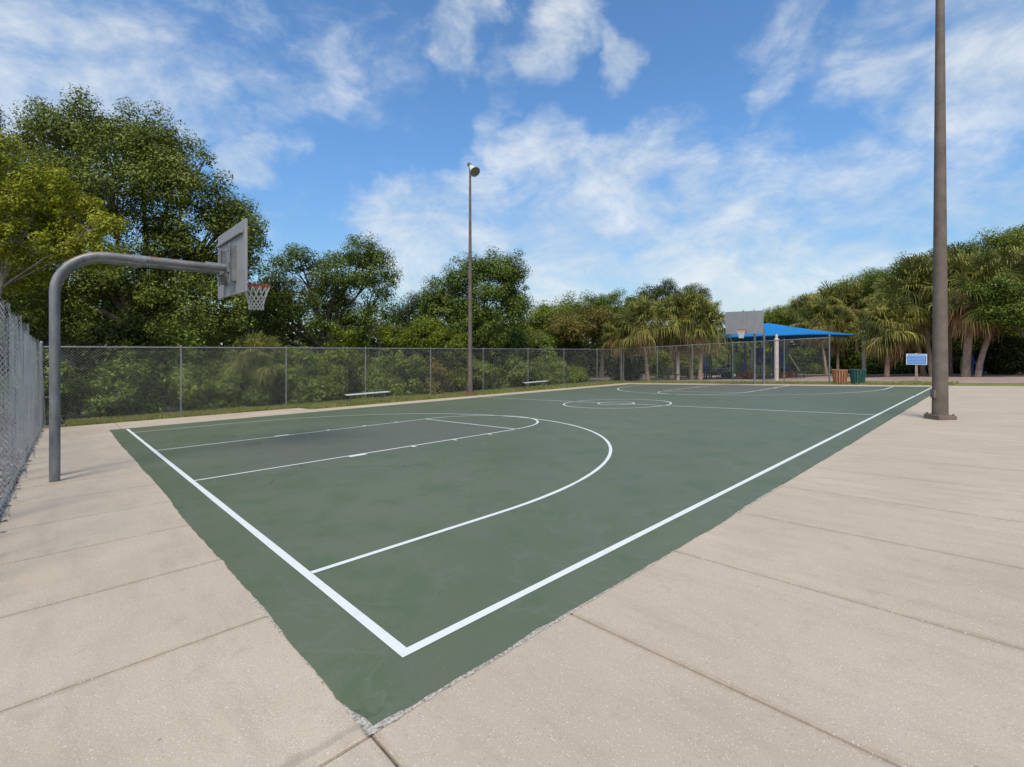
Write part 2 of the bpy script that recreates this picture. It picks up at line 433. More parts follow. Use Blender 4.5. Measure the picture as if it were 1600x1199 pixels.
def court_mat():
    t = NT('green_court_paint'); p = uv_coord(t)
    sx = t.n('ShaderNodeSeparateXYZ'); t.l(p, sx.inputs[0])
    X, Y = sx.outputs['X'], sx.outputs['Y']
    wob = t.math('MULTIPLY', t.math('SUBTRACT', t.noise(p, 0.5, 5, 0.65), 0.5), 3.4)
    big = t.noise(p, 0.33, 5, 0.6)
    streak = t.noise(t.scaled(p, (0.22, 3.2, 1)), 1.6, 5, 0.65)
    fine = t.noise(p, 70, 3, 0.7)
    col = t.mix(t.ramp(big, (0.3, 0.0), (0.7, 1.0)), (0.110, 0.134, 0.074), (0.150, 0.168, 0.104))
    col = t.mix(t.math('MULTIPLY', t.mrange(t.noise(p, 1.7, 6, 0.7), 0.46, 0.66), 0.75), col, (0.092, 0.134, 0.060))

    # paint worn towards grey where the play is: both keys and the middle
    def blob(cx, cy, rx, ry):
        a = t.math('DIVIDE', t.math('SUBTRACT', t.math('ADD', X, wob), cx), rx)
        b = t.math('DIVIDE', t.math('SUBTRACT', t.math('ADD', Y, wob), cy), ry)
        d = t.math('SQRT', t.math('ADD', t.math('MULTIPLY', a, a), t.math('MULTIPLY', b, b)))
        return t.mrange(d, 1.5, 0.2)
    wob2 = t.math('MULTIPLY', t.math('SUBTRACT', t.noise(p, 1.1, 5, 0.7), 0.5), 1.3)
    bx = t.mrange(t.math('ABSOLUTE', t.math('ADD', t.math('ADD', X, HC - 0.1), wob2)), 2.5, 1.3)
    by = t.math('MULTIPLY', t.mrange(t.math('ADD', Y, wob2), -0.2, 1.8), t.mrange(t.math('ADD', Y, wob2), 8.2, 5.0))
    wear = t.math('MAXIMUM', t.math('MULTIPLY', bx, by), blob(-HC, 2 * LH - 2.6, 6.0, 4.6))
    wear = t.math('MAXIMUM', wear, t.math('MULTIPLY', blob(-8.5, 11.0, 4.0, 3.4), 0.5))
    wear = t.math('MULTIPLY', wear, t.mrange(streak, 0.25, 0.7, 0.75, 1.0, 'LINEAR'))
    col = t.mix(t.math('MULTIPLY', wear, 0.68), col, (0.146, 0.134, 0.112))
    col = t.mix(t.math('MULTIPLY', t.mrange(streak, 0.5, 0.7), 0.5), col, (0.135, 0.142, 0.112))
    col = t.mix(t.mrange(fine, 0.35, 0.75, 0.0, 0.3), col, (0.070, 0.085, 0.060))
    # small pale scuffs
    vo = t.n('ShaderNodeTexVoronoi', feature='F1'); t.l(p, vo.inputs['Vector']); vo.inputs['Scale'].default_value = 12
    sep = t.n('ShaderNodeSeparateColor'); t.l(vo.outputs['Color'], sep.inputs[0])
    sc = t.math('MULTIPLY', t.math('LESS_THAN', vo.outputs['Distance'], 0.07), t.math('GREATER_THAN', sep.outputs[0], 0.86))
    col = t.mix(t.math('MULTIPLY', sc, 0.4), col, (0.22, 0.25, 0.21))
    # hairline cracks and water marks
    vc = t.n('ShaderNodeTexVoronoi', feature='DISTANCE_TO_EDGE'); t.l(t.n('ShaderNodeVectorMath', operation='ADD').outputs[0], vc.inputs['Vector'])
    va = vc.inputs['Vector'].links[0].from_node; t.l(p, va.inputs[0])
    nz_ = t.n('ShaderNodeTexNoise'); t.l(p, nz_.inputs['Vector']); nz_.inputs['Scale'].default_value = 1.5; nz_.inputs['Detail'].default_value = 6; t.l(nz_.outputs['Color'], va.inputs[1])
    vc.inputs['Scale'].default_value = 0.30
    crack = t.math('MULTIPLY', t.mrange(vc.outputs['Distance'], 0.004, 0.0015), t.mrange(t.noise(p, 0.22, 2, 0.5), 0.52, 0.6))
    col = t.mix(t.math('MULTIPLY', crack, 0.55), col, (0.035, 0.042, 0.035))
    mark = t.mrange(t.math('ABSOLUTE', t.math('SUBTRACT', t.noise(p, 0.6, 4, 0.6, 0.6), 0.5)), 0.012, 0.0)
    col = t.mix(t.math('MULTIPLY', mark, 0.22), col, (0.18, 0.19, 0.155))
    # dull sheen
    t.bsdf(col, t.mrange(big, 0.3, 0.7, 0.5, 0.62, 'LINEAR'), 0, 0.35, t.bump(fine, 0.25, 0.002))
    return t.m


def line_mat():
    t = NT('white_line_paint'); p = uv_coord(t)
    n1 = t.noise(p, 26, 5, 0.75)
    n2 = t.noise(p, 1.1, 3, 0.5)
    w = t.math('MULTIPLY', t.mrange(n1, 0.5, 0.75), t.mrange(n2, 0.4, 0.7, 0.1, 0.55, 'LINEAR'))
    col = t.mix(t.math('MULTIPLY', n2, 0.25), (0.79, 0.79, 0.75), (0.60, 0.625, 0.56))
    col = t.mix(w, col, (0.30, 0.36, 0.30))
    grime = t.mrange(t.noise(t.scaled(p, (1, 1, 1)), 4.5, 6, 0.7), 0.5, 0.8)
    col = t.mix(t.math('MULTIPLY', grime, 0.4), col, (0.46, 0.47, 0.43))
    ch_ = t.mrange(t.noise(p, 75, 3, 0.7), 0.66, 0.70)
    col = t.mix(t.math('MULTIPLY', ch_, 0.6), col, (0.15, 0.19, 0.13))
    t.bsdf(col, 0.6, 0, 0.3)
    return t.m


def joint_mat():
    t = NT('joint_dirt'); p = uv_coord(t)
    col = t.mix(t.ramp(t.noise(p, 7, 5, 0.7), (0.35, 0.0), (0.65, 1.0)), (0.07, 0.056, 0.043), (0.21, 0.17, 0.13))
    t.bsdf(col, 0.95, 0, 0.1)
    return t.m


def edge_mat():
    t = NT('chipped_slab_edge'); p = uv_coord(t)
    n1 = t.noise(p, 55, 6, 0.75)
    col = t.mix(t.ramp(n1, (0.40, 0.0), (0.58, 1.0)), (0.20, 0.165, 0.13), (0.60, 0.54, 0.46))
    t.bsdf(col, 0.9, 0, 0.2, t.bump(n1, 0.5, 0.01))
    return t.m


def ground_mat():
    t = NT('leaf_litter_soil'); p = geo_pos(t)
    n1 = t.noise(p, 0.35, 6, 0.65); n2 = t.noise(p, 6, 6, 0.75)
    col = t.mix(t.ramp(n2, (0.35, 0.0), (0.66, 1.0)), (0.085, 0.062, 0.042), (0.24, 0.19, 0.14))
    col = t.mix(t.math('MULTIPLY', t.mrange(n1, 0.48, 0.6), 0.7), col, (0.085, 0.10, 0.03))
    vo = t.n('ShaderNodeTexVoronoi'); t.l(p, vo.inputs['Vector']); vo.inputs['Scale'].default_value = 16
    sep = t.n('ShaderNodeSeparateColor'); t.l(vo.outputs['Color'], sep.inputs[0])
    col = t.mix(t.math('MULTIPLY', t.math('GREATER_THAN', sep.outputs[0], 0.7), 0.6), col, (0.36, 0.31, 0.26))
    t.bsdf(col, 0.95, 0, 0.1, t.bump(n2, 0.6, 0.03))
    return t.m


def grass_mat():
    t = NT('grass_ground'); p = geo_pos(t)
    n1 = t.noise(p, 1.1, 6, 0.65); n2 = t.noise(p, 22, 4, 0.7)
    col = t.mix(t.ramp(n1, (0.36, 0.0), (0.64, 1.0)), (0.15, 0.165, 0.045), (0.27, 0.26, 0.09))
    col = t.mix(t.math('MULTIPLY', t.mrange(n2, 0.45, 0.7), 0.45), col, (0.20, 0.155, 0.085))
    t.bsdf(col, 0.95, 0, 0.1, t.bump(n2, 0.6, 0.03))
    return t.m


def mulch_mat():
    t = NT('pinkish_mulch'); p = geo_pos(t)
    n1 = t.noise(p, 0.7, 5, 0.6); n2 = t.noise(p, 16, 5, 0.75)
    col = t.mix(t.ramp(n1, (0.35, 0.0), (0.65, 1.0)), (0.33, 0.235, 0.19), (0.45, 0.34, 0.28))
    col = t.mix(t.math('MULTIPLY', t.mrange(n2, 0.45, 0.7), 0.5), col, (0.17, 0.11, 0.085))
    t.bsdf(col, 0.95, 0, 0.1, t.bump(n2, 0.6, 0.03))
    return t.m


M['concrete'], M['court'], M['line'], M['joint'], M['edge'] = concrete_mat(), court_mat(), line_mat(), joint_mat(), edge_mat()
M['ground'], M['grass'], M['mulch'] = ground_mat(), grass_mat(), mulch_mat()

# ------------------------------------------------------------------ ground sheets
def sheet(name, XY, F, h, mat, kind='structure', parent=None):
    """flat sheet in court coordinates, uv = court coordinates"""
    XY = np.asarray(XY, float)
    hs = np.asarray(h, float) if hasattr(h, '__len__') else np.full(len(XY), h)
    V = Cn(XY); V[:, 2] += hs
    me = bpy.data.meshes.new(name)
    me.from_pydata(V.tolist(), [], [tuple(f) for f in F])
    uv = me.uv_layers.new(name='UVMap')
    li = np.zeros(len(me.loops), dtype=np.int32); me.loops.foreach_get('vertex_index', li)
    uv.data.foreach_set('uv', XY[li].astype(np.float32).ravel())
    me.update()
    o = link(name, me, mat, parent)
    if kind: o['kind'] = kind
    return o


g = np.concatenate([np.arange(-420, -60, 24), np.arange(-60, 72, 3), np.arange(72, 440, 24)])
gx, gy = np.meshgrid(g, g)
zz = gz(gx, gy) - 0.10
V = np.stack([gx.ravel(), gy.ravel(), zz.ravel()], 1)
nn = len(g)
ii = (np.arange(nn - 1)[:, None] * nn + np.arange(nn - 1)[None]).ravel()
F = np.stack([ii, ii + 1, ii + nn + 1, ii + nn], 1)
o = link('ground', np_mesh('ground', V, F), M['ground']); tag(o, kind='structure')

# concrete slabs with real joints over a bed
xy, fc, hh = [], [], []
def slab(x0, x1, y0, y1, gap=0.0055, ch=0.006):
    b = len(xy)
    x0 += gap; x1 -= gap; y0 += gap; y1 -= gap
    for q, h in ((0.0, -0.012), (ch * 0.4, -0.003), (ch, 0.0)):
        xy.extend([(x0 + q, y0 + q), (x1 - q, y0 + q), (x1 - q, y1 - q), (x0 + q, y1 - q)]); hh.extend([h] * 4)
    for r in (0, 4):
        for k in range(4):
            fc.append((b + r + k, b + r + (k + 1) % 4, b + r + 4 + (k + 1) % 4, b + r + 4 + k))
    fc.append((b + 8, b + 9, b + 10, b + 11))

J = 1.222
ys = [-0.36 + J * k for k in range(-5, 23)]
for k in range(len(ys) - 1):
    for (xa, xb) in ((0.34, 9.0), (9.0, 18.0)):
        if ys[k] > -0.4: slab(xa, xb, ys[k], min(ys[k + 1], 26.6))
slab(0.36, 4.5, -4.0, -0.36); slab(4.5, 18, -4.0, -0.36); slab(0.36, 18, -9, -4)
xs = [0.36, -0.92, -2.1, -3.29, -4.48, -5.67, -6.86, -8.05, -9.24, -10.43, -11.62, -12.81, -14.0]
for k in range(len(xs) - 1):
    slab(xs[k + 1], xs[k], -1.74, -0.34)
    if xs[k] > -2: slab(xs[k + 1], xs[k], -6.0, -1.74)
slab(-17.1, -14.0, -1.74, -0.1)
prev = -0.1
for k in range(15):           # strip along the far sideline
    nx = prev + 1.85
    slab(-17.15 if k < 3 else -15.9, -14.45, prev, min(nx, 26.6)); prev = nx
    if prev > 26.6: break
xr = 0.34
while xr > -14.4:
    nx = max(xr - 1.85, -14.45); slab(nx, xr, 25.22, 26.6); xr = nx
pav = sheet('concrete_pavement', xy, fc, hh, M['concrete'])
bed = [(-17.2, -1.78), (-2.2, -1.78), (-2.2, -6.1), (0.3, -9.05), (18.05, -9.05), (18.05, 26.65), (-15.95, 26.65), (-15.95, 5.4), (-17.2, 5.4)]
sheet('pavement_bed', bed, [tuple(range(len(bed)))], -0.0125, M['joint'])

# court sheet with a ragged edge
def ragged(x0, x1, y0, y1, step, amp, seed, inset=0.3):
    r = np.random.default_rng(seed)
    P, Q = [], []
    def side(a, b, nx, ny):
        L = math.hypot(b[0] - a[0], b[1] - a[1]); n = max(2, int(L / step))
        w = np.zeros(n)
        for wl, aa in ((0.045, 0.45), (0.16, 0.7), (0.5, 1.0), (1.7, 1.5)):
            m = max(4, int(L / wl) + 3)
            w += np.interp(np.linspace(0, m - 1, n), np.arange(m), r.normal(0, 1, m)) * aa
        w = w * amp / 2
        w -= w.max() * 0.3
        for i in range(n):
            t = i / n
            p = (a[0] + (b[0] - a[0]) * t, a[1] + (b[1] - a[1]) * t)
            e = w[i] * min(1, min(i, n - i) / 6)
            q = [p[0] + nx * e, p[1] + ny * e]
            k = 0.034 * math.exp(-(math.hypot(p[0] - x1, p[1] - y0) / 0.16) ** 2)
            Q.append((q[0] - k, q[1] + k))
            P.append((min(max(p[0], x0 + inset), x1 - inset), min(max(p[1], y0 + inset), y1 - inset)))
    side((x0, y0), (x1, y0), 0, -1); side((x1, y0), (x1, y1), 1, 0); side((x1, y1), (x0, y1), 0, 1); side((x0, y1), (x0, y0), -1, 0)
    n = len(Q)
    XY = P + Q
    F = [(i, n + i, n + (i + 1) % n, (i + 1) % n) for i in range(n)]
    F.append(tuple(range(n)))
    return XY, F, Q

cx0, cx1, cy0, cy1 = -14.66, 0.362, -0.372, 25.33
XY, F, Q = ragged(cx0, cx1, cy0, cy1, 0.03, 0.011, 3)
court = sheet('court_surface', XY, F, 0.004, M['court'])
# crumbled pale edge showing past the paint along the two near sides
r = np.random.default_rng(11)
EX, EF = [], []
def crumble(a, b, nx, ny, w0, w1):
    L = math.hypot(b[0] - a[0], b[1] - a[1]); n = int(L / 0.03)
    m1 = np.interp(np.linspace(0, n / 14, n), np.arange(int(n / 14) + 2), r.random(int(n / 14) + 2))
    b0 = len(EX)
    for i in range(n + 1):
        t = i / n; p = (a[0] + (b[0] - a[0]) * t, a[1] + (b[1] - a[1]) * t)
        w = (w0 + (w1 - w0) * t) * max(0.0, m1[min(i, n - 1)] * 1.5 - 0.35) + r.normal(0, 0.004)
        EX.append((p[0] - nx * 0.05, p[1] - ny * 0.05)); EX.append((p[0] + nx * max(w, -0.03), p[1] + ny * max(w, -0.03)))
    for i in range(n): EF.append((b0 + 2 * i, b0 + 2 * i + 1, b0 + 2 * i + 3, b0 + 2 * i + 2))
crumble((cx1, cy0), (cx1, 4.6), 1, 0, 0.009, 0.005)
n_a = len(EX)
crumble((cx1, cy0), (-1.2, cy0), 0, -1, 0.012, 0.004)
b_ = len(EX); rc = np.random.default_rng(2)
EX.append((cx1 - 0.1, cy0 + 0.1)); pc = [(cx1 - 0.17, cy0 + 0.01), (cx1 - 0.12, cy0 - 0.006), (cx1 - 0.07, cy0 - 0.002), (cx1 - 0.03, cy0 - 0.008), (cx1 - 0.005, cy0 - 0.004), (cx1 + 0.006, cy0 + 0.02), (cx1 + 0.002, cy0 + 0.07), (cx1 + 0.009, cy0 + 0.12), (cx1 - 0.01, cy0 + 0.18)]
EX.extend(pc); EF.append(tuple(range(b_, b_ + len(pc) + 1)))
EH = [0.0022] * n_a + [0.0014] * (b_ - n_a) + [0.0031] * (len(EX) - b_)
sheet('chipped_court_edge', EX, EF, EH, M['edge'])

# painted lines
LX, LF = [], []
def stripe(pts, w):
    pts = np.asarray(pts, float); n = len(pts)
    tg = np.gradient(pts, axis=0); tg /= np.linalg.norm(tg, axis=1)[:, None]
    nr = np.stack([-tg[:, 1], tg[:, 0]], 1)
    b = len(LX)
    jit = 1 + r.normal(0, 0.05, n); jit[:2] = 1; jit[-2:] = 1
    for i in range(n):
        LX.append(tuple(pts[i] + nr[i] * w / 2 * jit[i])); LX.append(tuple(pts[i] - nr[i] * w / 2 * jit[i]))
    for i in range(n - 1): LF.append((b + 2 * i, b + 2 * i + 1, b + 2 * i + 3, b + 2 * i + 2))
def seg(a, b, w=0.05, step=0.5):
    n = max(2, int(math.hypot(b[0] - a[0], b[1] - a[1]) / step) + 1)
    stripe([(a[0] + (b[0] - a[0]) * k / (n - 1), a[1] + (b[1] - a[1]) * k / (n - 1)) for k in range(n)], w)
def arc(cx, cy, rad, a0, a1, w=0.05):
    n = max(12, int(abs(a1 - a0) / R(2)))
    stripe([(cx + rad * math.cos(R(0) + a0 + (a1 - a0) * k / n), cy + rad * math.sin(a0 + (a1 - a0) * k / n)) for k in range(n + 1)], w)

LINE_OBJS = []
def flush(name, h):
    global LX, LF
    o = sheet(name, LX, LF, h, M['line'], kind='structure'); LX, LF = [], []
    return o
seg((-14.42, 0), (0.0285, 0), 0.057)
seg((0, 0.0285), (0, 19.58), 0.057); seg((0.006, 19.66), (0.006, 25.25), 0.055)
seg((-14.42, LH), (-0.03, LH), 0.05)
for sgn, y0 in ((1, 0.0), (-1, 2 * LH)):
    f = lambda y: y0 + sgn * y
    ye = 0.0285 if sgn > 0 else -0.02
    if sgn < 0: ye = -0.03
    seg((-HC + R3, f(max(ye, 0.03))), (-HC + R3, f(BC - 0.001))); seg((-HC - R3, f(max(ye, 0.03))), (-HC - R3, f(BC - 0.001)))
    arc(-HC, f(BC), R3, 0, sgn * math.pi)
    for sx in (-1, 1): seg((-HC + sx * LANE / 2, f(0.03)), (-HC + sx * LANE / 2, f(FTD - 0.03)))
    for sx in (-1, 1):
        xa = -HC + sx * (LANE / 2 + 0.026)
        seg((xa + sx * 0.045, f(2.15)), (xa + sx * 0.045, f(2.45)), 0.09, 0.1)
        for yy in (3.36, 4.28, 5.19): seg((xa, f(yy)), (xa + sx * 0.13, f(yy)), 0.05, 0.05)
arc(-HC, LH, CR, R(4), R(176)); arc(-HC, LH, CR, R(184), R(356))
flush('court_lines', 0.0075)
for sgn, y0 in ((1, 0.0), (-1, 2 * LH)):
    f = lambda y: y0 + sgn * y
    arc(-HC, f(FTD), CR, 0, sgn * math.pi)
    seg((-HC - CR, f(FTD)), (-HC + CR, f(FTD)))
arc(-HC, LH, 0.61, 0, 2 * math.pi)
flush('court_circles', 0.0105)

# lawn strips and the mulch of the playground
def strip_sheet(name, poly, h, mat): return sheet(name, poly, [tuple(range(len(poly)))], h, mat)
strip_sheet('lawn', [(-19.6, -1.0), (-17.16, -1.0), (-17.16, 5.4), (-15.9, 5.4), (-15.9, 26.6), (3.0, 26.6), (3.0, 30.4), (-17.0, 30.2), (-19.6, 29.5)], -0.02, M['grass'])
strip_sheet('mulch_bed', [(-16.0, 29.6), (-4.6, 29.6), (-2.5, 29.2), (4, 28.9), (22, 26.8), (30, 34), (20, 46), (-4, 52), (-16, 44)], -0.008, M['mulch'])

# ------------------------------------------------------------------ foliage
def leaf_mesh(name, P, Nrm, size, asp=0.5, fold=0.25, seed=0):
    """one bent diamond leaf per point"""
    r = np.random.default_rng(seed)
    n = len(P)
    Nrm = Nrm / (np.linalg.norm(Nrm, axis=1)[:, None] + 1e-9)
    a = r.normal(0, 1, (n, 3)); a -= Nrm * (a * Nrm).sum(1)[:, None]
    a[:, 2] -= 0.35 * np.abs(r.normal(0, 1, n))
    a /= np.linalg.norm(a, axis=1)[:, None] + 1e-9
    b = np.cross(Nrm, a)
    s = size * r.uniform(0.5, 1.45, n)[:, None]
    tip, base = P + a * s * 0.5 - Nrm * s * fold * 0.5, P - a * s * 0.5 - Nrm * s * fold * 0.3
    l, q = P + b * s * asp * 0.5 + a * s * 0.06, P - b * s * asp * 0.5 + a * s * 0.06
    V = np.stack([base, q, tip, l], 1).reshape(-1, 3)
    F = np.arange(4 * n).reshape(n, 4)
    rnd = np.repeat(r.random(n), 4)
    return np_mesh(name, V, F, {'rnd': rnd})


FILL = 1.35


def crown_points(lobes, clump_r, per_clump, density, r, sprig=0.12):
    """clumps of leaves on the shells of ellipsoid lobes (centre, radii)"""
    cs = []
    for c, rad in lobes:
        c = np.array(c); rad = np.array(rad)
        area = 4 * math.pi * ((rad[0] * rad[1]) ** 1.6 / 3 + (rad[0] * rad[2]) ** 1.6 / 3 + (rad[1] * rad[2]) ** 1.6 / 3) ** (1 / 1.6)
        n = max(8, int(area * density * FILL / (clump_r ** 2)))
        d = r.normal(0, 1, (n, 3)); d /= np.linalg.norm(d, axis=1)[:, None]
        k = r.uniform(0.12, 1.0, n) ** 0.5
        k[r.random(n) < sprig] *= 1.18
        cs.append(np.concatenate([c + d * rad * k[:, None], d], 1))
    cs = np.concatenate(cs)
    m = len(cs)
    cr = clump_r * r.uniform(0.45, 1.3, m)
    cnt = np.maximum(6, (per_clump * 1.9 * (cr / clump_r) ** 1.8)).astype(int)
    idx = np.repeat(np.arange(m), cnt)
    off = r.normal(0, 1, (len(idx), 3))
    off /= np.linalg.norm(off, axis=1)[:, None]
    off *= (r.random(len(idx)) ** 0.45)[:, None]
    flat = off * cr[idx][:, None]
    flat[:, 2] *= 0.8
    P = cs[idx, :3] + flat
    N = off * 0.8 + cs[idx, 3:] * 0.5 + np.array([0, 0, 0.55]) + r.normal(0, 0.35, (len(idx), 3))
    return P, N, cs[:, :3]


TREE_N = [0]
def tree(name, label, d, lobes, trunk_u, mat, leaf=0.12, clump=0.5, per=110, density=0.42, depth=0.9, bark='bark', tr=0.2, group=None,
         cat='tree', jitter=0.25, limbs=10, seedoff=0, sprig=0.12, crown_name='crown', asp=0.5, forkh=0.55):
    TREE_N[0] += 1
    r = np.random.default_rng(100 + TREE_N[0] + seedoff)
    base = onground(trunk_u, d)
    L = []
    for (u, v, ru, rv) in lobes:
        c = W(u, v, d)
        rx, rz = ru / FPX * d, rv / FPX * d
        ry = depth * (rx + rz) / 2 * 1.1
        c = np.array(c) + np.array([0, r.uniform(-1, 1) * jitter * 4 * depth, 0])
        c[2] = max(c[2], float(gz(c[0], c[1])) + rz * 0.7)
        L.append((c - np.array(base), (rx, ry, rz)))
    t = thing(name, label, cat, base, 0, group)
    P, N, cl = crown_points(L, clump, per, density, r, sprig)
    g0 = gz(P[:, 0] + base[0], P[:, 1] + base[1]) - base[2]
    keep = P[:, 2] > g0 + 0.03
    o = link(crown_name, leaf_mesh(crown_name, P[keep], N[keep], leaf * 0.80, asp, 0.25, TREE_N[0]), mat, t)
    # trunk and limbs
    mb = MB()
    top = np.mean([l[0] for l in L], 0); top[2] = top[2] * 0.75
    zt = max(0.35, top[2] * forkh)
    fork = Vector((top[0] * 0.35, top[1] * 0.35, zt))
    mb.tube([(0, 0, -0.15), (fork.x * 0.2, fork.y * 0.2, zt * 0.3), (fork.x * 0.6, fork.y * 0.6, zt * 0.7), fork], [tr * 1.35, tr, tr * 0.9, tr * 0.8], 9)
    for c, rad in L:
        q = Vector(c); mid = fork.lerp(q, 0.5) + Vector(r.normal(0, 0.25, 3)) * min(1.0, tr * 4)
        mb.tube([fork - Vector((0, 0, 0.1)), mid, q], [tr * 0.55, tr * 0.33, tr * 0.12], 6)
        near = np.argsort(np.linalg.norm(cl - np.array(c), axis=1))
        pick = near[r.integers(0, min(len(near), 60), limbs)]
        for k in pick:
            e = Vector(cl[k]); m2 = q.lerp(e, 0.5) + Vector(r.normal(0, 0.12, 3))
            s0 = mid.lerp(q, r.uniform(0.2, 1.0))
            mb.tube([s0, m2, e], [tr * 0.16, tr * 0.09, tr * 0.03], 4, cap=False)
    mb.build('trunk', M[bark], t, True)
    return t


tree('oak_tree', 'tallest broad dark green oak filling the upper left above the near backboard', 21.5,
     [(190, 200, 62, 58), (125, 205, 58, 55), (58, 235, 55, 50), (252, 240, 55, 52), (305, 280, 48, 42), (342, 325, 45, 42), (372, 352, 32, 34),
      (185, 300, 105, 75), (290, 370, 88, 66), (90, 330, 85, 75), (345, 425, 48, 55), (205, 430, 120, 70), (310, 490, 80, 48), (80, 440, 90, 75), (190, 505, 130, 40), (20, 300, 60, 70)],
     215, M['oak'], 0.15, 0.72, 150, 0.5, 0.8, 'bark', 0.30, None, 'tree', 0.35, 9, 0, 0.2)
tree('yellow_green_tree', 'yellow green tree with pale bare twigs at far left behind the slack fence', 16.0,
     [(15, 240, 38, 40), (62, 300, 62, 40), (128, 335, 42, 30), (40, 375, 62, 36), (112, 392, 60, 26), (165, 352, 22, 14), (10, 425, 50, 24), (-50, 320, 60, 80), (80, 345, 60, 30), (25, 310, 40, 30)],
     -30, M['yellow'], 0.12, 0.36, 75, 0.34, 0.7, 'pale_bark', 0.06, None, 'tree', 0.3, 14, 0, 0.3, forkh=0.9)
tree('dark_leafy_tree', 'dark tree with ragged top behind the left edge of the slack fence', 24.0,
     [(-30, 170, 30, 45), (-60, 240, 60, 70), (-40, 340, 70, 80), (-10, 440, 80, 80), (-60, 480, 80, 60), (45, 490, 50, 46), (110, 512, 50, 34)], -60, M['dark'], 0.13, 0.55, 110, 0.4, 0.8, 'bark', 0.22)
tree('round_oak_tree', 'round dark green tree with sky gaps right of the near basketball net', 27.0,
     [(562, 396, 42, 30), (588, 425, 32, 34), (540, 430, 40, 36), (478, 412, 36, 26), (430, 442, 36, 34), (500, 465, 62, 42), (588, 472, 30, 36), (440, 490, 46, 46), (540, 508, 66, 38), (395, 470, 26, 34), (398, 508, 34, 34)],
     520, M['mid'], 0.14, 0.6, 120, 0.42, 0.8, 'bark', 0.24, None, 'tree', 0.3, 9, 0, 0.22)
tree('bushy_tree', 'bushy green tree standing directly behind the far lamp post', 30.0,
     [(768, 420, 44, 30), (800, 436, 26, 42), (732, 432, 34, 28), (700, 456, 32, 30), (762, 478, 60, 44), (692, 490, 40, 36), (806, 478, 20, 26), (742, 518, 74, 34)],
     752, M['mid'], 0.145, 0.6, 125, 0.5, 0.85, 'bark', 0.24, None, 'tree', 0.25, 8, 0, 0.2)
tree('sloping_tree', 'low dark tree sloping up to the bushy tree left of the lamp post', 35.0,
     [(640, 505, 36, 28), (668, 482, 28, 26), (615, 522, 30, 22)], 645, M['dark'], 0.16, 0.6, 110, 0.45, 0.9, 'bark', 0.16)
tree('brown_bush', 'reddish brown bare bush peeking over the fence between two green trees', 32.0,
     [(592, 514, 20, 20)], 592, M['olive'], 0.12, 0.45, 60, 0.3, 0.9, 'pale_bark', 0.08, None, 'bush', 0.2, 24)
tree('yellowish_bush', 'yellowish green bush above the fence top just left of the lamp post', 26.0,
     [(655, 522, 42, 24), (700, 532, 30, 18), (625, 530, 26, 18)], 655, M['bright'], 0.13, 0.45, 110, 0.45, 0.9, 'bark', 0.1, None, 'bush')
for k, (nm, lb, d, lobes, u, mt) in enumerate([
    ('vine_covered_tree', 'bright green vine covered tree right of the bushy tree behind the fence', 43.0, [(850, 500, 40, 26), (880, 486, 34, 24), (835, 520, 30, 24), (870, 520, 50, 24)], 860, 'bright'),
    ('green_canopy_tree', 'dense green tree with an even top behind the olive bush', 48.0, [(930, 482, 40, 22), (960, 478, 36, 22), (905, 492, 30, 22), (945, 505, 60, 24), (985, 490, 30, 22)], 940, 'mid'),
    ('olive_bush', 'broad olive brown bush beyond the fence left of the palms', 38.0, [(880, 515, 34, 22), (915, 506, 38, 26), (940, 520, 30, 24), (850, 530, 30, 16)], 905, 'olive'),
    ('spreading_oak_tree', 'distant dark oak with three humps rising above the left palm clump', 56.0, [(1012, 459, 22, 13), (1046, 453, 22, 15), (1088, 458, 24, 12), (1050, 478, 58, 16), (1000, 480, 30, 16)], 1050, 'dark')]):
    tree(nm, lb, d, lobes, u, M[mt], 0.19, 0.8, 110, 0.5, 0.9, 'bark', 0.22)

# hillside wood on the right, tree by tree
for k, (lb, d, lobes, u, mt) in enumerate([
    ('low bright green tree peeking over the shade canopy beside the far backboard', 52.0, [(1215, 493, 28, 14), (1245, 490, 26, 18), (1190, 505, 30, 16), (1232, 508, 40, 16)], 1222, 'bright'),
    ('mid green tree over the middle of the blue shade canopy', 46.0, [(1280, 478, 30, 18), (1310, 464, 28, 20), (1255, 492, 28, 20), (1290, 505, 50, 24)], 1285, 'mid'),
    ('vine draped tree between the canopy corner palm and the blue sign palms', 42.0, [(1345, 450, 28, 22), (1375, 440, 28, 22), (1330, 475, 36, 30), (1380, 475, 44, 30), (1360, 510, 60, 36)], 1360, 'bright'),
    ('dark tree rising left of the brown lamp post behind the palms', 39.0, [(1420, 424, 30, 20), (1448, 410, 26, 18), (1400, 450, 40, 34), (1450, 450, 44, 40), (1430, 500, 60, 46)], 1430, 'mid'),
    ('tall tree behind the palms right of the brown lamp post', 36.0, [(1495, 398, 30, 18), (1540, 392, 30, 18), (1500, 440, 50, 40), (1550, 440, 46, 44), (1520, 500, 70, 50)], 1520, 'mid'),
    ('tallest dense tree at the right edge of the wood', 31.0, [(1592, 378, 34, 20), (1640, 370, 50, 30), (1600, 430, 50, 44), (1650, 440, 60, 60), (1620, 500, 70, 60)], 1640, 'bright')]):
    tree('wood_edge_tree', lb, d, lobes, u, M[mt], 0.17, 0.75, 120, 0.5, 0.8, 'bark', 0.24, 'trees of the wood on the right', 'tree', 0.25, 6)
tree('leafy_bush', 'glossy green bush hanging around the right palm trunks at the edge', 25.0,
     [(1568, 455, 34, 30), (1600, 480, 40, 34), (1580, 490, 30, 24), (1640, 470, 50, 50)], 1630, M['mid'], 0.14, 0.5, 110, 0.45, 0.8, 'bark', 0.14, None, 'bush')

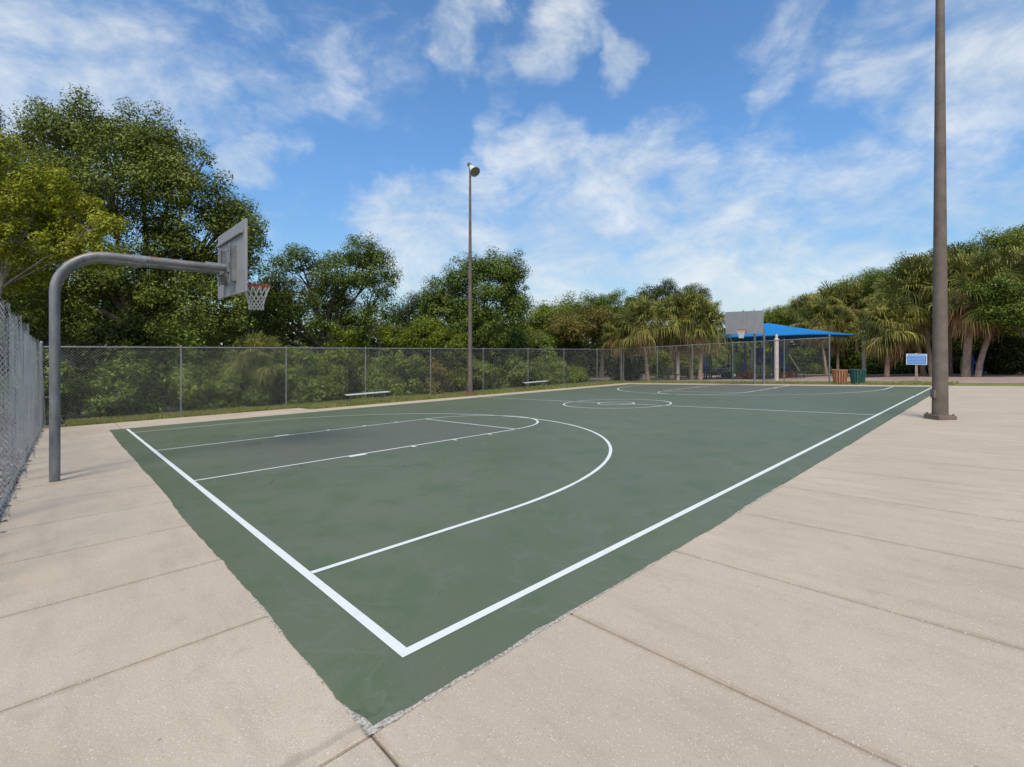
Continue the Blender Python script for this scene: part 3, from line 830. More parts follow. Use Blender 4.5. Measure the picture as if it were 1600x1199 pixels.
# far-off wood that closes the view behind everything
def woods():
    r = np.random.default_rng(77)
    path = np.array([(-62, 8, 8), (-48, 24, 9), (-36, 36, 10), (-24, 41, 8.6), (-19, 43, 6.4), (-8, 47, 5.4), (6, 56, 6.0), (18, 60, 6.0), (30, 56, 6.4), (38, 46, 7), (44, 34, 7), (50, 18, 7), (54, 4, 7)], float)
    seg_ = np.hypot(*np.diff(path[:, :2], axis=0).T); cum = np.concatenate([[0], np.cumsum(seg_)])
    n = 9500
    s_ = r.uniform(0, cum[-1], n)
    cx, cy_, hh_ = (np.interp(s_, cum, path[:, k]) for k in range(3))
    lump = 0.78 + 0.22 * np.sin(s_ * 0.55) * np.sin(s_ * 0.21 + 1) + r.normal(0, 0.05, n)
    off = r.normal(0, 1.3, (n, 2))
    z = r.uniform(0, 1, n) ** 0.9 * (hh_ + 0.4) * lump
    cs = np.stack([cx + off[:, 0], cy_ + off[:, 1], gz(cx, cy_) + z], 1)
    idx = np.repeat(np.arange(n), 16)
    o_ = r.normal(0, 1, (len(idx), 3)) * 0.42
    P = cs[idx] + o_
    N = o_ + np.array([0, 0, 0.4]) + r.normal(0, 0.4, o_.shape)
    tag(link('background_woods', leaf_mesh('background_woods', P, N, 0.42, 0.6, 0.25, 5), M['dark']), kind='stuff')
woods()

# understory shrubs: along the left fence, behind the playground, below the right palms
SHRUB_GROUP = 'shrubs growing behind the long fence'
r0 = np.random.default_rng(5)
def shrub(X, Y, hgt, wid, mat, label, group, leaf=0.11, per=90, name='wild_shrub', world=None, clump=0.36, density=0.36):
    TREE_N[0] += 1
    r = np.random.default_rng(900 + TREE_N[0])
    b = world if world is not None else C(X, Y)
    L = []
    for k in range(7):
        a = r.uniform(0, 6.28); q = r.uniform(0, 0.55) * wid
        rr = r.uniform(0.32, 0.5) * wid; hz = r.uniform(0.22, 0.42) * hgt
        z = r.uniform(0.2, 1.0) * hgt - hz
        L.append((np.array([math.cos(a) * q, math.sin(a) * q, max(z, hz * 0.6)]), (rr, rr, hz)))
    t = thing(name, label, 'shrub', b, 0, group)
    P, N, cl = crown_points(L, clump, per, density, r, 0.25)
    g0 = gz(P[:, 0] + b[0], P[:, 1] + b[1]) - b[2]
    keep = P[:, 2] > g0 + 0.02
    link('foliage', leaf_mesh('foliage', P[keep], N[keep], leaf, 0.45, 0.25, TREE_N[0]), M[mat], t)
    mb = MB()
    for c, rad in L:
        q = Vector(c)
        mb.tube([(r.normal(0, 0.08), r.normal(0, 0.08), -0.1), q * 0.55 + Vector(r.normal(0, 0.08, 3)), q], [0.035, 0.025, 0.01], 5, cap=False)
        for k in r.integers(0, len(cl), 4):
            e = Vector(cl[k]); mb.tube([q, q.lerp(e, 0.5) + Vector(r.normal(0, 0.06, 3)), e], [0.014, 0.01, 0.005], 4, cap=False)
    mb.build('stem', M['bark'], t)
    return t

front = [  # Y, height, width, material, label
    (-1.6, 2.2, 1.0, 'shrub', 'leafy shrub in the fence corner behind the near hoop post'),
    (0.3, 2.5, 1.15, 'mid', 'dark shrub behind the fence just right of the near hoop post'),
    (2.3, 2.0, 1.1, 'shrub', 'low shrub behind the first fence post right of the near hoop'),
    (4.2, 2.4, 1.1, 'mid', 'dark shrub behind the fence below the near backboard'),
    (6.0, 2.6, 1.2, 'shrub', 'grey green shrub behind the left half of the nearer bench'),
    (7.9, 2.3, 1.15, 'bright', 'bright shrub directly behind the nearer bench'),
    (9.8, 2.5, 1.2, 'shrub', 'tangled shrub behind the fence right of the nearer bench'),
    (11.7, 2.3, 1.1, 'shrub', 'pale leafy shrub behind the fence left of the far lamp post'),
    (13.6, 2.4, 1.2, 'olive', 'olive shrub behind the fence at the far lamp post'),
    (15.6, 2.3, 1.2, 'bright', 'light green shrub behind the fence right of the far lamp post'),
    (17.6, 2.1, 1.2, 'shrub', 'soft green shrub behind the farther bench'),
    (19.8, 2.4, 1.3, 'shrub', 'rounded shrub behind the fence just right of the farther bench'),
    (22.0, 2.2, 1.3, 'mid', 'green shrub behind the fence midway between bench and far corner'),
    (24.3, 2.3, 1.3, 'shrub', 'greyish shrub two panels left of the far fence corner'),
    (26.6, 1.6, 1.2, 'bright', 'low bright shrub beside the far fence corner')]
for Y, h, w, m_, lb in front:
    shrub(-19.7 - r0.uniform(0, 0.4), Y, h * 1.08, w * 1.28, m_, lb, SHRUB_GROUP, 0.12)
back = [(-2.5, 'dark'), (0.5, 'dark'), (3.4, 'mid'), (6.3, 'shrub'), (9.2, 'bright'), (12.1, 'shrub'), (15.2, 'shrub'), (18.4, 'olive'), (21.8, 'mid'), (25.2, 'shrub'), (28.8, 'dark')]
blab = ['under the big oak by the fence corner', 'under the middle of the big oak', 'below the near backboard and net', 'left of the round oak trunk', 'under the round oak',
        'below the brown bush', 'left of the lamp post', 'right of the lamp post', 'in front of the vine covered tree', 'in front of the olive bush', 'beyond the far fence corner']
for (Y, m_), bl in zip(back, blab):
    shrub(-21.6 - r0.uniform(0, 0.8), Y, 4.1, 1.9, m_, 'tall tangled shrub of the second row ' + bl, 'tall shrubs of the second row behind the long fence', 0.14, 90, 'tall_shrub', None, 0.5)
# beyond the slack fence on the left
for (X, Y, h, w, m_, lb) in [(-10.5, -4.6, 1.6, 1.2, 'dark', 'low dark shrub seen through the slack fence nearest the camera'),
                             (-14.5, -4.2, 2.1, 1.4, 'dark', 'dark shrub seen through the slack fence near its far end'),
                             (-18.8, -3.6, 2.4, 1.4, 'mid', 'green shrub outside the corner of the slack fence')]:
    shrub(X, Y, h, w, m_, lb, 'shrubs beyond the slack fence', 0.11)
# behind and beside the playground
for (u, d, h, w, m_, lb) in [
    (985, 38, 2.6, 1.7, 'dark', 'dark shrub in the shade by the far fence corner'),
    (1035, 42, 2.6, 1.8, 'bright', 'sunlit green shrub behind the dark picnic table'),
    (1075, 42, 2.4, 1.6, 'bright', 'yellow green shrub left of the lime roofed play tower'),
    (1120, 44, 3.0, 2.0, 'shrub', 'shrub right of the lime roofed play tower'),
    (1160, 45, 3.2, 2.0, 'mid', 'shrub behind the left part of the play structure'),
    (1200, 45, 3.2, 2.0, 'bright', 'shrub behind the middle of the play structure'),
    (1240, 43, 2.7, 1.9, 'mid', 'shrub behind the slanted pale bar'),
    (1275, 39, 1.5, 1.5, 'shrub', 'low shrub behind the last panel of the far fence'),
    (1305, 40, 2.2, 1.7, 'dark', 'dark shrub behind the orange bin'),
    (1335, 38, 1.9, 1.4, 'mid', 'green shrub behind the green bin'),
    (1362, 36, 1.7, 1.3, 'mid', 'arching green shrub right of the green bin'),
    (1405, 35, 1.9, 1.5, 'mid', 'shrub between the short palm and the blue sign'),
    (1440, 34, 2.3, 1.6, 'dark', 'dark shrub behind the blue sign'),  # dark leaf colour from here on stands in for shade under the palms
    (1480, 33, 2.4, 1.6, 'dark', 'dark shrub behind the brown lamp post'),
    (1520, 32, 2.5, 1.6, 'dark', 'dark shrub behind the two leaning palm trunks'),
    (1560, 30, 2.4, 1.6, 'dark', 'dark shrub right of the leaning palm trunks'),
    (1605, 28, 2.6, 1.7, 'dark', 'dark shrub at the right edge below the bush')]:
    shrub(0, 0, h, w, m_, lb, 'understory shrubs behind the playground and palms', 0.15, 80, 'understory_shrub', onground(u, d), 0.45, 0.36)
for (u, d, lb) in [(1160, 33.6, 'left of the two far hoop posts'), (1174, 33.2, 'at the foot of the white climber'), (1222, 33.0, 'right of the beige canopy post'), (1236, 33.4, 'below the slanted pale bar')]:
    shrub(0, 0, 0.55, 0.45, 'rust', 'small rusty orange plant ' + lb, 'small rusty plants in the playground bed', 0.10, 40, 'rusty_plant', onground(u, d), 0.16, 0.3)

# ------------------------------------------------------------------ palms
def fan_frond(V, F, RN, base, direction, up, pet, rad, droop, r, nl=28, wide=R(112), tw=0.042, roll=0.0, tone=0.0):
    """one costapalmate leaf: stalk, then leaflets fanning out whose tips hang"""
    d = Vector(direction).normalized(); side = d.cross(Vector(up)).normalized()
    q = Matrix.Rotation(roll, 3, d); side = q @ side; nrm = side.cross(d).normalized()
    Z = Vector((0, 0, 1))
    hub = Vector(base) + d * pet - Z * pet * droop * 0.22
    def quad(a, b, c, e, rn):
        i = len(V); V.extend([a[:], b[:], c[:], e[:]]); F.append((i, i + 1, i + 2, i + 3)); RN.extend([min(1, max(0, rn))] * 4)
    w = side * 0.016
    quad(Vector(base) - w, Vector(base) + w, hub + w * 0.7, hub - w * 0.7, 0.7)
    rn0 = r.random()
    for k in range(nl):
        t = (k / (nl - 1)) * 2 - 1
        a = t * wide
        ln = rad * (1 - 0.38 * abs(t) ** 1.5) * r.uniform(0.85, 1.1)
        ld = (d * math.cos(a) + side * math.sin(a) + nrm * 0.28 * (1 - abs(t)) + nrm * r.normal(0, 0.07)).normalized()
        p0 = hub + d * 0.10 * (1 - abs(t)) * rad; wv = nrm.cross(ld).normalized()
        if r.random() < 0.5: wv = (wv + nrm * r.normal(0, 0.6)).normalized()
        p1 = p0 + ld * ln * 0.40 - Z * ln * droop * 0.05
        hang = droop * r.uniform(0.75, 1.25)
        p2 = p0 + ld * ln * 0.70 - Z * ln * hang * 0.20
        p3 = p0 + ld * ln * (0.92 - 0.12 * hang) - Z * ln * hang * 0.55
        rn = rn0 * 0.55 + 0.45 * r.random() + tone
        tl = tw * rad
        quad(p0 - wv * tl * 0.3, p0 + wv * tl * 0.3, p1 + wv * tl * 0.5, p1 - wv * tl * 0.5, rn - 0.06)
        quad(p1 - wv * tl * 0.5, p1 + wv * tl * 0.5, p2 + wv * tl * 0.36, p2 - wv * tl * 0.36, rn)
        quad(p2 - wv * tl * 0.36, p2 + wv * tl * 0.36, p3 + wv * tl * 0.06, p3 - wv * tl * 0.06, rn + 0.12)


PALM_MESH = {}
def palm_crown(kind, dead_share):
    r = np.random.default_rng(40 + kind)
    V, F, RN = [], [], []; DV, DF, DR = [], [], []
    n = 48
    for k in range(n):
        f = k / n
        el = R(84) - f * R(128) + r.normal(0, 0.14)
        az = k * 2.39996 + r.normal(0, 0.25)
        dr = Vector((math.cos(az) * math.cos(el), math.sin(az) * math.cos(el), math.sin(el)))
        up = Vector((0, 0, 1)) if abs(dr.z) < 0.95 else Vector((math.cos(az + 1.5), math.sin(az + 1.5), 0))
        fan_frond(V, F, RN, dr * 0.08, dr, up, r.uniform(0.30, 0.80), r.uniform(0.62, 0.92), 0.35 + 0.75 * f + r.uniform(0, 0.25), r, roll=r.normal(0, 0.75), tone=0.16 * f - 0.08)
    for k in range(int(34 * dead_share)):
        az = r.uniform(0, 6.28); el = R(r.uniform(-82, -30))
        dr = Vector((math.cos(az) * math.cos(el), math.sin(az) * math.cos(el), math.sin(el)))
        fan_frond(DV, DF, DR, dr * 0.10 + Vector((0, 0, -0.05)), dr, Vector((0, 0, 1)), r.uniform(0.15, 0.6), r.uniform(0.5, 0.8), r.uniform(0.9, 1.4), r, 16, R(58), 0.05, r.normal(0, 0.8))
    a = np_mesh('palm_crown_%d' % kind, np.array(V), np.array(F), {'rnd': np.array(RN)})
    a.materials.append(M['palm'])
    b = np_mesh('palm_skirt_%d' % kind, np.array(DV), np.array(DF), {'rnd': np.array(DR)})
    b.materials.append(M['palm_dead'])
    return a, b
for k, ds in enumerate((1.0, 1.6, 0.6)): PALM_MESH[k] = palm_crown(k, ds)


PN = [0]
def palm(label, base, crown, size, kind, tr=0.16, group='cabbage palms around the playground'):
    PN[0] += 1
    r = np.random.default_rng(70 + PN[0])
    t = thing('palm_tree', label, 'palm tree', base, 0, group)
    c = Vector(crown) - Vector(base)
    pts, rad = [], []
    for k in range(9):
        f = k / 8
        p = Vector((c.x * f ** 1.25, c.y * f, c.z * f))
        pts.append(p); rad.append(tr * (1.25 - 0.25 * min(1, f * 6)) * (0.96 + 0.08 * r.random()))
    pts[0].z -= 0.2
    mb = MB(); mb.tube(pts, rad, 10); mb.build('trunk', M['palm_bark'], t, True)
    for nm, me in zip(('crown', 'dead_fronds'), PALM_MESH[kind]):
        o = bpy.data.objects.new(nm, me); COL.objects.link(o); o.parent = t
        o.location = c; o.scale = (size, size, size * 0.95); o.rotation_euler = (r.normal(0, 0.08), r.normal(0, 0.08), r.uniform(0, 6.28))
    return t

pal = [  # label, base u, base depth, crown u, crown v, crown depth, size, kind
    ('small palm at the left end of the palm clump before the far corner', 972, 36.0, 968, 518, 36.0, 1.4, 0),
    ('palm left of the trunk pair, behind the first far fence post', 1012, 34.5, 1003, 503, 34.5, 1.6, 1),
    ('palm with the thickest shaggy trunk behind the far fence', 1058, 35.5, 1050, 500, 35.5, 1.75, 0),
    ('palm right of the shaggy one, its trunk behind a fence post', 1081, 34.5, 1076, 492, 34.5, 1.75, 2),
    ('palm beside the lime roofed tower with a golden drooping top', 1094, 33.5, 1098, 504, 33.5, 1.55, 1),
    ('short palm over the left half of the blue shade canopy', 1262, 45.0, 1262, 492, 45.0, 1.9, 0),
    ('palm over the middle of the blue shade canopy', 1301, 43.0, 1300, 484, 43.0, 2.0, 1),
    ('tall straight palm rising behind the right canopy corner', 1341, 41.0, 1333, 474, 41.0, 1.7, 0),
    ('thin palm trunk behind the orange bin under the canopy', 1309, 37.5, 1309, 508, 37.5, 1.4, 2),
    ('leaning thin palm behind the last far fence panel', 1292, 37.0, 1279, 498, 38.0, 1.5, 1),
    ('short bushy palm with a straight trunk right of the green bin', 1385, 30.0, 1393, 506, 30.0, 1.65, 2),
    ('left leaning palm directly behind the blue sign', 1444, 30.0, 1418, 472, 31.0, 1.9, 1),
    ('left leaning palm half hidden by the brown lamp post', 1457, 29.0, 1440, 446, 30.5, 1.85, 0),
    ('thick upright palm just right of the brown lamp post', 1509, 27.5, 1520, 448, 27.5, 1.95, 1),
    ('right leaning palm farthest right in the photo', 1527, 27.0, 1582, 440, 27.5, 1.9, 0),
    ('palm crown behind the brown lamp post, above its neighbours', 1484, 31.5, 1482, 430, 31.5, 1.9, 2)]
for lb, bu, bd, cu, cv, cd, sz, kd in pal:
    palm(lb, onground(bu, bd), W(cu, cv, cd), sz, kd, 0.19 if 'thick' in lb else (0.10 if 'thin' in lb else 0.135))
# young fan palm under the oak
t = thing('young_palm', 'young fan palm without a trunk behind the fence under the near net', 'palm tree', C(-19.6, 4.6) + Vector((0, 0, 0.2)))
o = bpy.data.objects.new('crown', PALM_MESH[2][0]); COL.objects.link(o); o.parent = t; o.location = (0, 0, 1.9); o.scale = (1.0, 1.0, 0.9)
mb = MB(); mb.tube([(0, 0, -0.3), (0, 0.03, 1.0), (0, 0, 1.9)], [0.14, 0.13, 0.12], 9); mb.build('trunk', M['palm_bark'], t, True)

# ------------------------------------------------------------------ grass and weeds
def blades(name, XY, hmin, hmax, mat, w=0.008, kind='stuff', lean=0.35):
    XY = np.asarray(XY); n = len(XY); r = np.random.default_rng(len(XY))
    B = Cn(XY, -0.02); hgt = r.uniform(hmin, hmax, n)
    az = r.uniform(0, 6.28, n); a = np.stack([np.cos(az), np.sin(az), np.zeros(n)], 1) * w
    ln = r.normal(0, lean, (n, 2)) * hgt[:, None]
    T = B + np.concatenate([ln, hgt[:, None]], 1); Mi = B + np.concatenate([ln * 0.35, hgt[:, None] * 0.6], 1)
    V = np.stack([B - a, B + a, Mi + a * 0.7, Mi - a * 0.7, T], 1).reshape(-1, 3)
    i = np.arange(n) * 5
    F = np.concatenate([np.stack([i, i + 1, i + 2, i + 3], 1), np.stack([i + 3, i + 2, i + 4, i + 4], 1)])
    me = bpy.data.meshes.new(name)
    me.from_pydata(V.tolist(), [], [tuple(f) if f[2] != f[3] else tuple(f[:3]) for f in F.tolist()])
    at = me.attributes.new('rnd', 'FLOAT', 'POINT'); at.data.foreach_set('value', np.repeat(r.random(n), 5).astype(np.float32))
    o = link(name, me, M[mat])
    if kind: o['kind'] = kind
    return o
r1 = np.random.default_rng(9)
def area(n, x0, x1, y0, y1): return np.stack([r1.uniform(x0, x1, n), r1.uniform(y0, y1, n)], 1)
gp = np.concatenate([area(26000, -19.4, -17.25, -1.2, 12), area(10000, -19.0, -17.25, 12, 29), area(4500, -17.2, -15.95, 5.6, 13), area(6500, -17.2, -15.95, 13, 27), area(9000, -16, 0.6, 26.7, 29.6),
                     area(2500, -17.35, -17.1, -1.4, 6)])
blades('grass', gp, 0.03, 0.15, 'blade', 0.010)
wd = [np.stack([r1.normal(x, 0.02, n), r1.normal(y, 0.006, n)], 1) for x, y, n in [(1.05, 5.755, 20), (1.25, 5.755, 40), (1.5, 5.757, 26), (1.9, 5.757, 16), (0.85, 5.755, 12), (2.6, 5.757, 30), (3.3, 5.757, 20)]]
wd.append(np.stack([r1.normal(0.385, 0.012, 26), r1.normal(-0.12, 0.02, 26)], 1))
wd.append(np.stack([r1.normal(0.385, 0.01, 14), r1.normal(0.78, 0.03, 14)], 1))
blades('joint_weeds', np.concatenate(wd), 0.008, 0.026, 'weed', 0.006, 'stuff', 0.7)
# fallen leaves outside the slack fence
lp = np.concatenate([area(9000, -15, -3.0, -4.5, -1.85), area(160, -16.9, -3, -1.8, -1.66)])
P = Cn(lp, 0.0); P[:, 2] += r1.uniform(-0.09, 0.03, len(P)) * (lp[:, 1] < -1.8) + 0.012
lm = leaf_mesh('leaf_litter', P, np.array([0, 0, 1.0]) + r1.normal(0, 0.35, (len(P), 3)), 0.10, 0.55, 0.3, 3)
M['litter'] = leaf_mat('fallen_leaf', (0.07, 0.05, 0.035), (0.20, 0.155, 0.115), (0.42, 0.37, 0.31), None, 0.1, 2.0)
o = link('leaf_litter', lm, M['litter']); tag(o, kind='stuff')

# ------------------------------------------------------------------ chain-link fences
def wires_flat(A, B, h0, h1, pitch, rad):
    """two families of diagonal wires between two upright lines (world A,B at ground)"""
    A, B = Vector(A), Vector(B)
    ax = (B - A); Lh = math.hypot(ax.x, ax.y); n3 = Vector((-ax.y, ax.x, 0)).normalized()
    H = h1 - h0
    segs = []
    k = -int(H / pitch) - 1
    while k * pitch < Lh:
        s0 = k * pitch
        for sg in (1, -1):
            a, b = (s0, 0.0), (s0 + H, H)
            if a[0] < 0: a = (0.0, -s0)
            if b[0] > Lh: b = (Lh, Lh - s0)
            if b[1] - a[1] > 0.01:
                if sg < 0: a, b = (Lh - a[0], a[1]), (Lh - b[0], b[1])
                segs.append((a, b, sg))
        k += 1
    V, F = [], []
    for a, b, sg in segs:
        pa = A + ax * (a[0] / Lh) + Vector((0, 0, h0 + a[1])) + n3 * rad * sg
        pb = A + ax * (b[0] / Lh) + Vector((0, 0, h0 + b[1])) + n3 * rad * sg
        d = (pb - pa).normalized(); e = d.cross(n3).normalized()
        i = len(V)
        for p in (pa, pb):
            V.append((p + n3 * rad)[:]); V.append((p + e * rad - n3 * rad * 0.5)[:]); V.append((p - e * rad - n3 * rad * 0.5)[:])
        for q in range(3): F.append((i + q, i + (q + 1) % 3, i + 3 + (q + 1) % 3, i + 3 + q))
    return np.array(V), np.array(F)


def fence(name, label, pts, H, pitch, rad, post_r, ends):
    base = pts[0]
    t = thing(name, label, 'fence', base)
    off = Vector(base)
    for i, p in enumerate(pts):
        mb = MB(); q = p - off
        pr = post_r * (1.45 if i in ends else 1.0)
        top = H + (0.10 if i in ends else 0.0)
        mb.tube([q + Vector((0, 0, -0.15)), q + Vector((0, 0, top - 0.02))], pr, 10)
        mb.lathe([(pr * 1.15, 0), (pr * 1.15, 0.03), (pr * 0.8, 0.06), (0.001, 0.075)], 10, None, q + Vector((0, 0, top - 0.03)))
        if i in ends:      # tension bands
            for hz in (0.3, 0.9, 1.5, 2.1): mb.lathe([(pr * 1.02, -0.015), (pr * 1.18, -0.012), (pr * 1.18, 0.012), (pr * 1.02, 0.015)], 10, None, q + Vector((0, 0, hz)))
        mb.build('post', M['galv'], t, True)
    for i in range(len(pts) - 1):
        a, b = pts[i] - off, pts[i + 1] - off
        V, F = wires_flat(a, b, 0.04, H + 0.02, pitch, rad)
        link('wire_mesh', np_mesh('wire_mesh', V, F), M['wire'], t)
    mb = MB(); mb.tube([p - off + Vector((0, 0, H - 0.03)) for p in pts], 0.021, 8); mb.build('top_rail', M['galv'], t, True)
    mb = MB(); mb.tube([p - off + Vector((0, 0, 0.05)) for p in pts], 0.014, 6); mb.build('bottom_rail', M['galv'], t, True)
    return t

FX, FY = -17.3, 28.3
lf = [C(FX, y) for y in (-1.72, 1.64, 5.03, 8.33, 11.72, 15.07, 18.52, 21.78, 25.32, FY)]
fence('chain_link_fence', 'long grey chain link fence running along the far sideline from hoop to corner', lf, 2.40, 0.088, 0.0017, 0.026, (0, 9))
ff = [C(x, FY) for x in (-17.12, -14.42, -11.92, -9.37, -6.54, -4.36)]
fence('chain_link_fence', 'short chain link fence at the far end between court and playground', ff, 2.45, 0.088, 0.0015, 0.026, (5,))
# loose tension bar hanging in the corner by the hoop
mb = MB(); c0 = C(FX + 0.05, -1.45)
mb.tube([(0, 0, 2.3), (0.01, 0.02, 0.55), (0.16, 0.16, 0.06)], 0.010, 6)
for z in (0.9, 1.5, 2.05): mb.tube([(-0.18, -0.1, z), (0.04, 0.03, z)], 0.007, 5)
o = mb.build('tension_bar', M['galv']); o.location = c0
tag(o, 'thin bent steel bar hanging loose at the fence corner behind the near hoop', 'bar')

# slack mesh of the left fence, hanging in folds
def slack_fence():
    X0, X1, Yf, H = -17.2, -2.6, -1.80, 2.40
    base = C(-10, Yf)
    t = thing('slack_chain_link_fence', 'slack chain link fence hanging in wavy folds at the left edge', 'fence', base)
    rr = np.random.default_rng(21)
    fk = np.cumsum(rr.uniform(0.55, 1.0, 40)) - 0.3
    def S(s, h):
        """s along, h up, both arrays -> world"""
        f = h / H
        ph = np.interp(s, fk, np.arange(len(fk))) * 2 * math.pi
        amp = 0.065 + 0.05 * (1 - f)
        Yo = np.sin(ph) * amp + 0.05 * np.sin(ph * 0.37 + 1.0 + f * 0.8)
        Xo = X0 + s + 0.06 * np.cos(ph) * (1 - f)
        hh = h * (1.0 + 0.022 * np.sin(ph * 0.5 + 0.7)) - 0.03 * np.maximum(0, np.sin(ph)) * f
        Wp = Cn(np.stack([Xo, Yf + Yo + 0.03 * (1 - f), ], 1))
        Wp[:, 2] += np.maximum(hh, 0.01)
        return Wp - np.array(base)
    Lh = X1 - X0; pitch, rad, ns = 0.072, 0.0017, 24
    VV, FF = [], []; nb = 0
    k = -int(H / pitch) - 1
    while k * pitch < Lh:
        for sg in (1, -1):
            hh = np.linspace(0, H, ns + 1); ss = k * pitch + hh
            m = (ss >= 0) & (ss <= Lh)
            if m.sum() < 2: continue
            s_, h_ = ss[m], hh[m]
            if sg < 0: s_ = Lh - s_
            P = S(s_, h_)
            d = np.gradient(P, axis=0); d /= np.linalg.norm(d, axis=1)[:, None] + 1e-9
            a = np.cross(d, np.array([0.3, 0.2, 0.93])); a /= np.linalg.norm(a, axis=1)[:, None] + 1e-9
            b = np.cross(d, a)
            n = len(P)
            ring = np.stack([P + a * rad, P - a * rad * 0.5 + b * rad * 0.87, P - a * rad * 0.5 - b * rad * 0.87], 1).reshape(-1, 3)
            VV.append(ring)
            i = (np.arange(n - 1) * 3)[:, None]
            for q in range(3):
                FF.append(np.concatenate([i + q, i + (q + 1) % 3, i + 3 + (q + 1) % 3, i + 3 + q], 1) + nb)
            nb += 3 * n
        k += 1
    link('wire_mesh', np_mesh('wire_mesh', np.concatenate(VV), np.concatenate(FF)), M['wire_old'], t)
    for x in (-17.15, -14.1, -11.05, -8.0, -4.95):
        mb = MB(); q = C(x, Yf - 0.16) - base
        mb.tube([q + Vector((0, 0, -0.15)), q + Vector((0, 0, 2.30))], 0.036 if x < -17 else 0.030, 10)
        mb.lathe([(0.042, 0), (0.042, 0.03), (0.001, 0.07)], 10, None, q + Vector((0, 0, 2.29)))
        mb.build('post', M['galv'], t, True)
    mb = MB(); mb.tube([C(x, Yf + 0.06, 0.035) - base for x in np.linspace(-17.0, -2.6, 22)], 0.024, 8); mb.build('bottom_rail', M['galv'], t, True)
slack_fence()

# ------------------------------------------------------------------ basketball hoops
def make_hoop():
    t = thing('basketball_hoop', 'near basketball hoop on double gooseneck pipes, seen from behind with its white net', 'basketball hoop', C(-7.29, -1.33), HEAD, 'basketball hoops of the court')
    for sx in (0.24, -0.24):
        pts = [(sx, 0, -0.08), (sx, 0, 1.2), (sx, 0, 2.66)]
        for k in range(1, 10):
            a = k / 9 * math.pi / 2
            pts.append((sx, 0.56 - 0.56 * math.cos(a), 2.66 + 0.56 * math.sin(a)))
        pts += [(sx, 1.2, 3.215), (sx, 2.06, 3.20)]
        mb = MB(); mb.tube(pts, 0.057, 16); post = mb.build('gooseneck_post', M['pipe'], t, True)
        for ya, yb in ((0.84, 1.0), (1.78, 2.12)):
            mb = MB()
            mb.tube([(sx, ya, 3.219), (sx, yb, 3.207)], 0.0655, 16)
            if ya < 1: mb.box(sx - 0.02, sx + 0.02, ya + 0.05, yb - 0.05, 3.13, 3.165, 0.004)
            mb.build('sleeve', M['galv'], post, True)
    # backboard
    y0 = 2.20
    mb = MB(); mb.box(-0.94, 0.94, y0, y0 + 0.035, 2.76, 3.94, 0.006); bb = mb.build('backboard', M['board'], t)
    mb = MB(); mb.box(-0.84, 0.84, y0 - 0.045, y0 - 0.002, 3.72, 3.765, 0.006); mb.box(-0.84, 0.84, y0 - 0.010, y0 - 0.001, 3.768, 3.80)
    mb.build('stiffener', M['board'], bb)
    for sx in (0.33, -0.33):
        mb = MB()
        mb.box(sx - 0.055, sx - 0.045, y0 - 0.09, y0 - 0.002, 2.98, 3.58); mb.box(sx + 0.045, sx + 0.055, y0 - 0.09, y0 - 0.002, 2.98, 3.58)
        mb.box(sx - 0.075, sx + 0.075, y0 - 0.10, y0 - 0.091, 2.95, 3.61, 0.003)
        for z in (3.05, 3.5): mb.lathe([(0.014, 0), (0.014, 0.02), (0.001, 0.024)], 8, (0, -1, 0), (sx, y0 - 0.1, z))
        mb.build('bracket', M['galv'], t)
    mb = MB(); mb.box(-0.40, 0.40, y0 - 0.13, y0 - 0.105, 3.12, 3.29, 0.004); mb.build('mounting_plate', M['galv'], t)
    # rim
    rc = Vector((0, y0 + 0.035 + 0.14 + 0.235, 2.975))
    mb = MB()
    for dz in (0.0, -0.028):
        pts = [rc + Vector((math.cos(a) * 0.232, math.sin(a) * 0.232, dz)) for a in np.linspace(0, 2 * math.pi, 41)]
        mb.tube(pts, 0.010, 8, False)
    mb.box(-0.12, 0.12, y0 + 0.037, y0 + 0.05, 2.84, 3.0, 0.004)
    for sx in (-0.10, 0.10):
        mb.tube([(sx, y0 + 0.05, 2.97), (sx * 1.3, rc.y - 0.20, 2.97)], 0.010, 6)
        mb.tube([(sx, y0 + 0.05, 2.86), (sx * 1.6, rc.y - 0.10, 2.945)], 0.008, 6)
    rim = mb.build('rim', M['orange'], t, True)
    mb = MB(); n = 12
    def np_(k, z): # net profile
        f = -z / 0.44; rr = 0.232 - 0.115 * min(1, f * 1.35) ** 0.8 + 0.01 * max(0, f - 0.8)
        return rc + Vector((math.cos(k * 2 * math.pi / n) * rr, math.sin(k * 2 * math.pi / n) * rr, z - 0.01))
    lv = [0, -0.16, -0.225, -0.285, -0.34, -0.39, -0.43]
    for k in range(n):
        for sg in (0.5, -0.5):
            pts = [np_(k, lv[0]), np_(k + sg * 0.55, -0.09), np_(k + sg, lv[1])]
            for j in range(2, len(lv)): pts.append(np_(k + sg * (1 if j % 2 else 0) + (0 if j % 2 else 0), lv[j]))
            mb.tube(pts, 0.0085, 5, False)
        mb.tube([np_(k + 0.5, -0.155), np_(k + 0.5, -0.175)], 0.010, 5)
    mb.build('net', M['net'], rim)
    return t
hoop = make_hoop()
hoop2 = copy_tree(hoop)
hoop2.location = C(-7.29, 2 * LH + 1.33); hoop2.rotation_euler = (0, 0, HEAD + math.pi)
hoop2['label'] = 'far basketball hoop showing the plain grey front of its backboard'

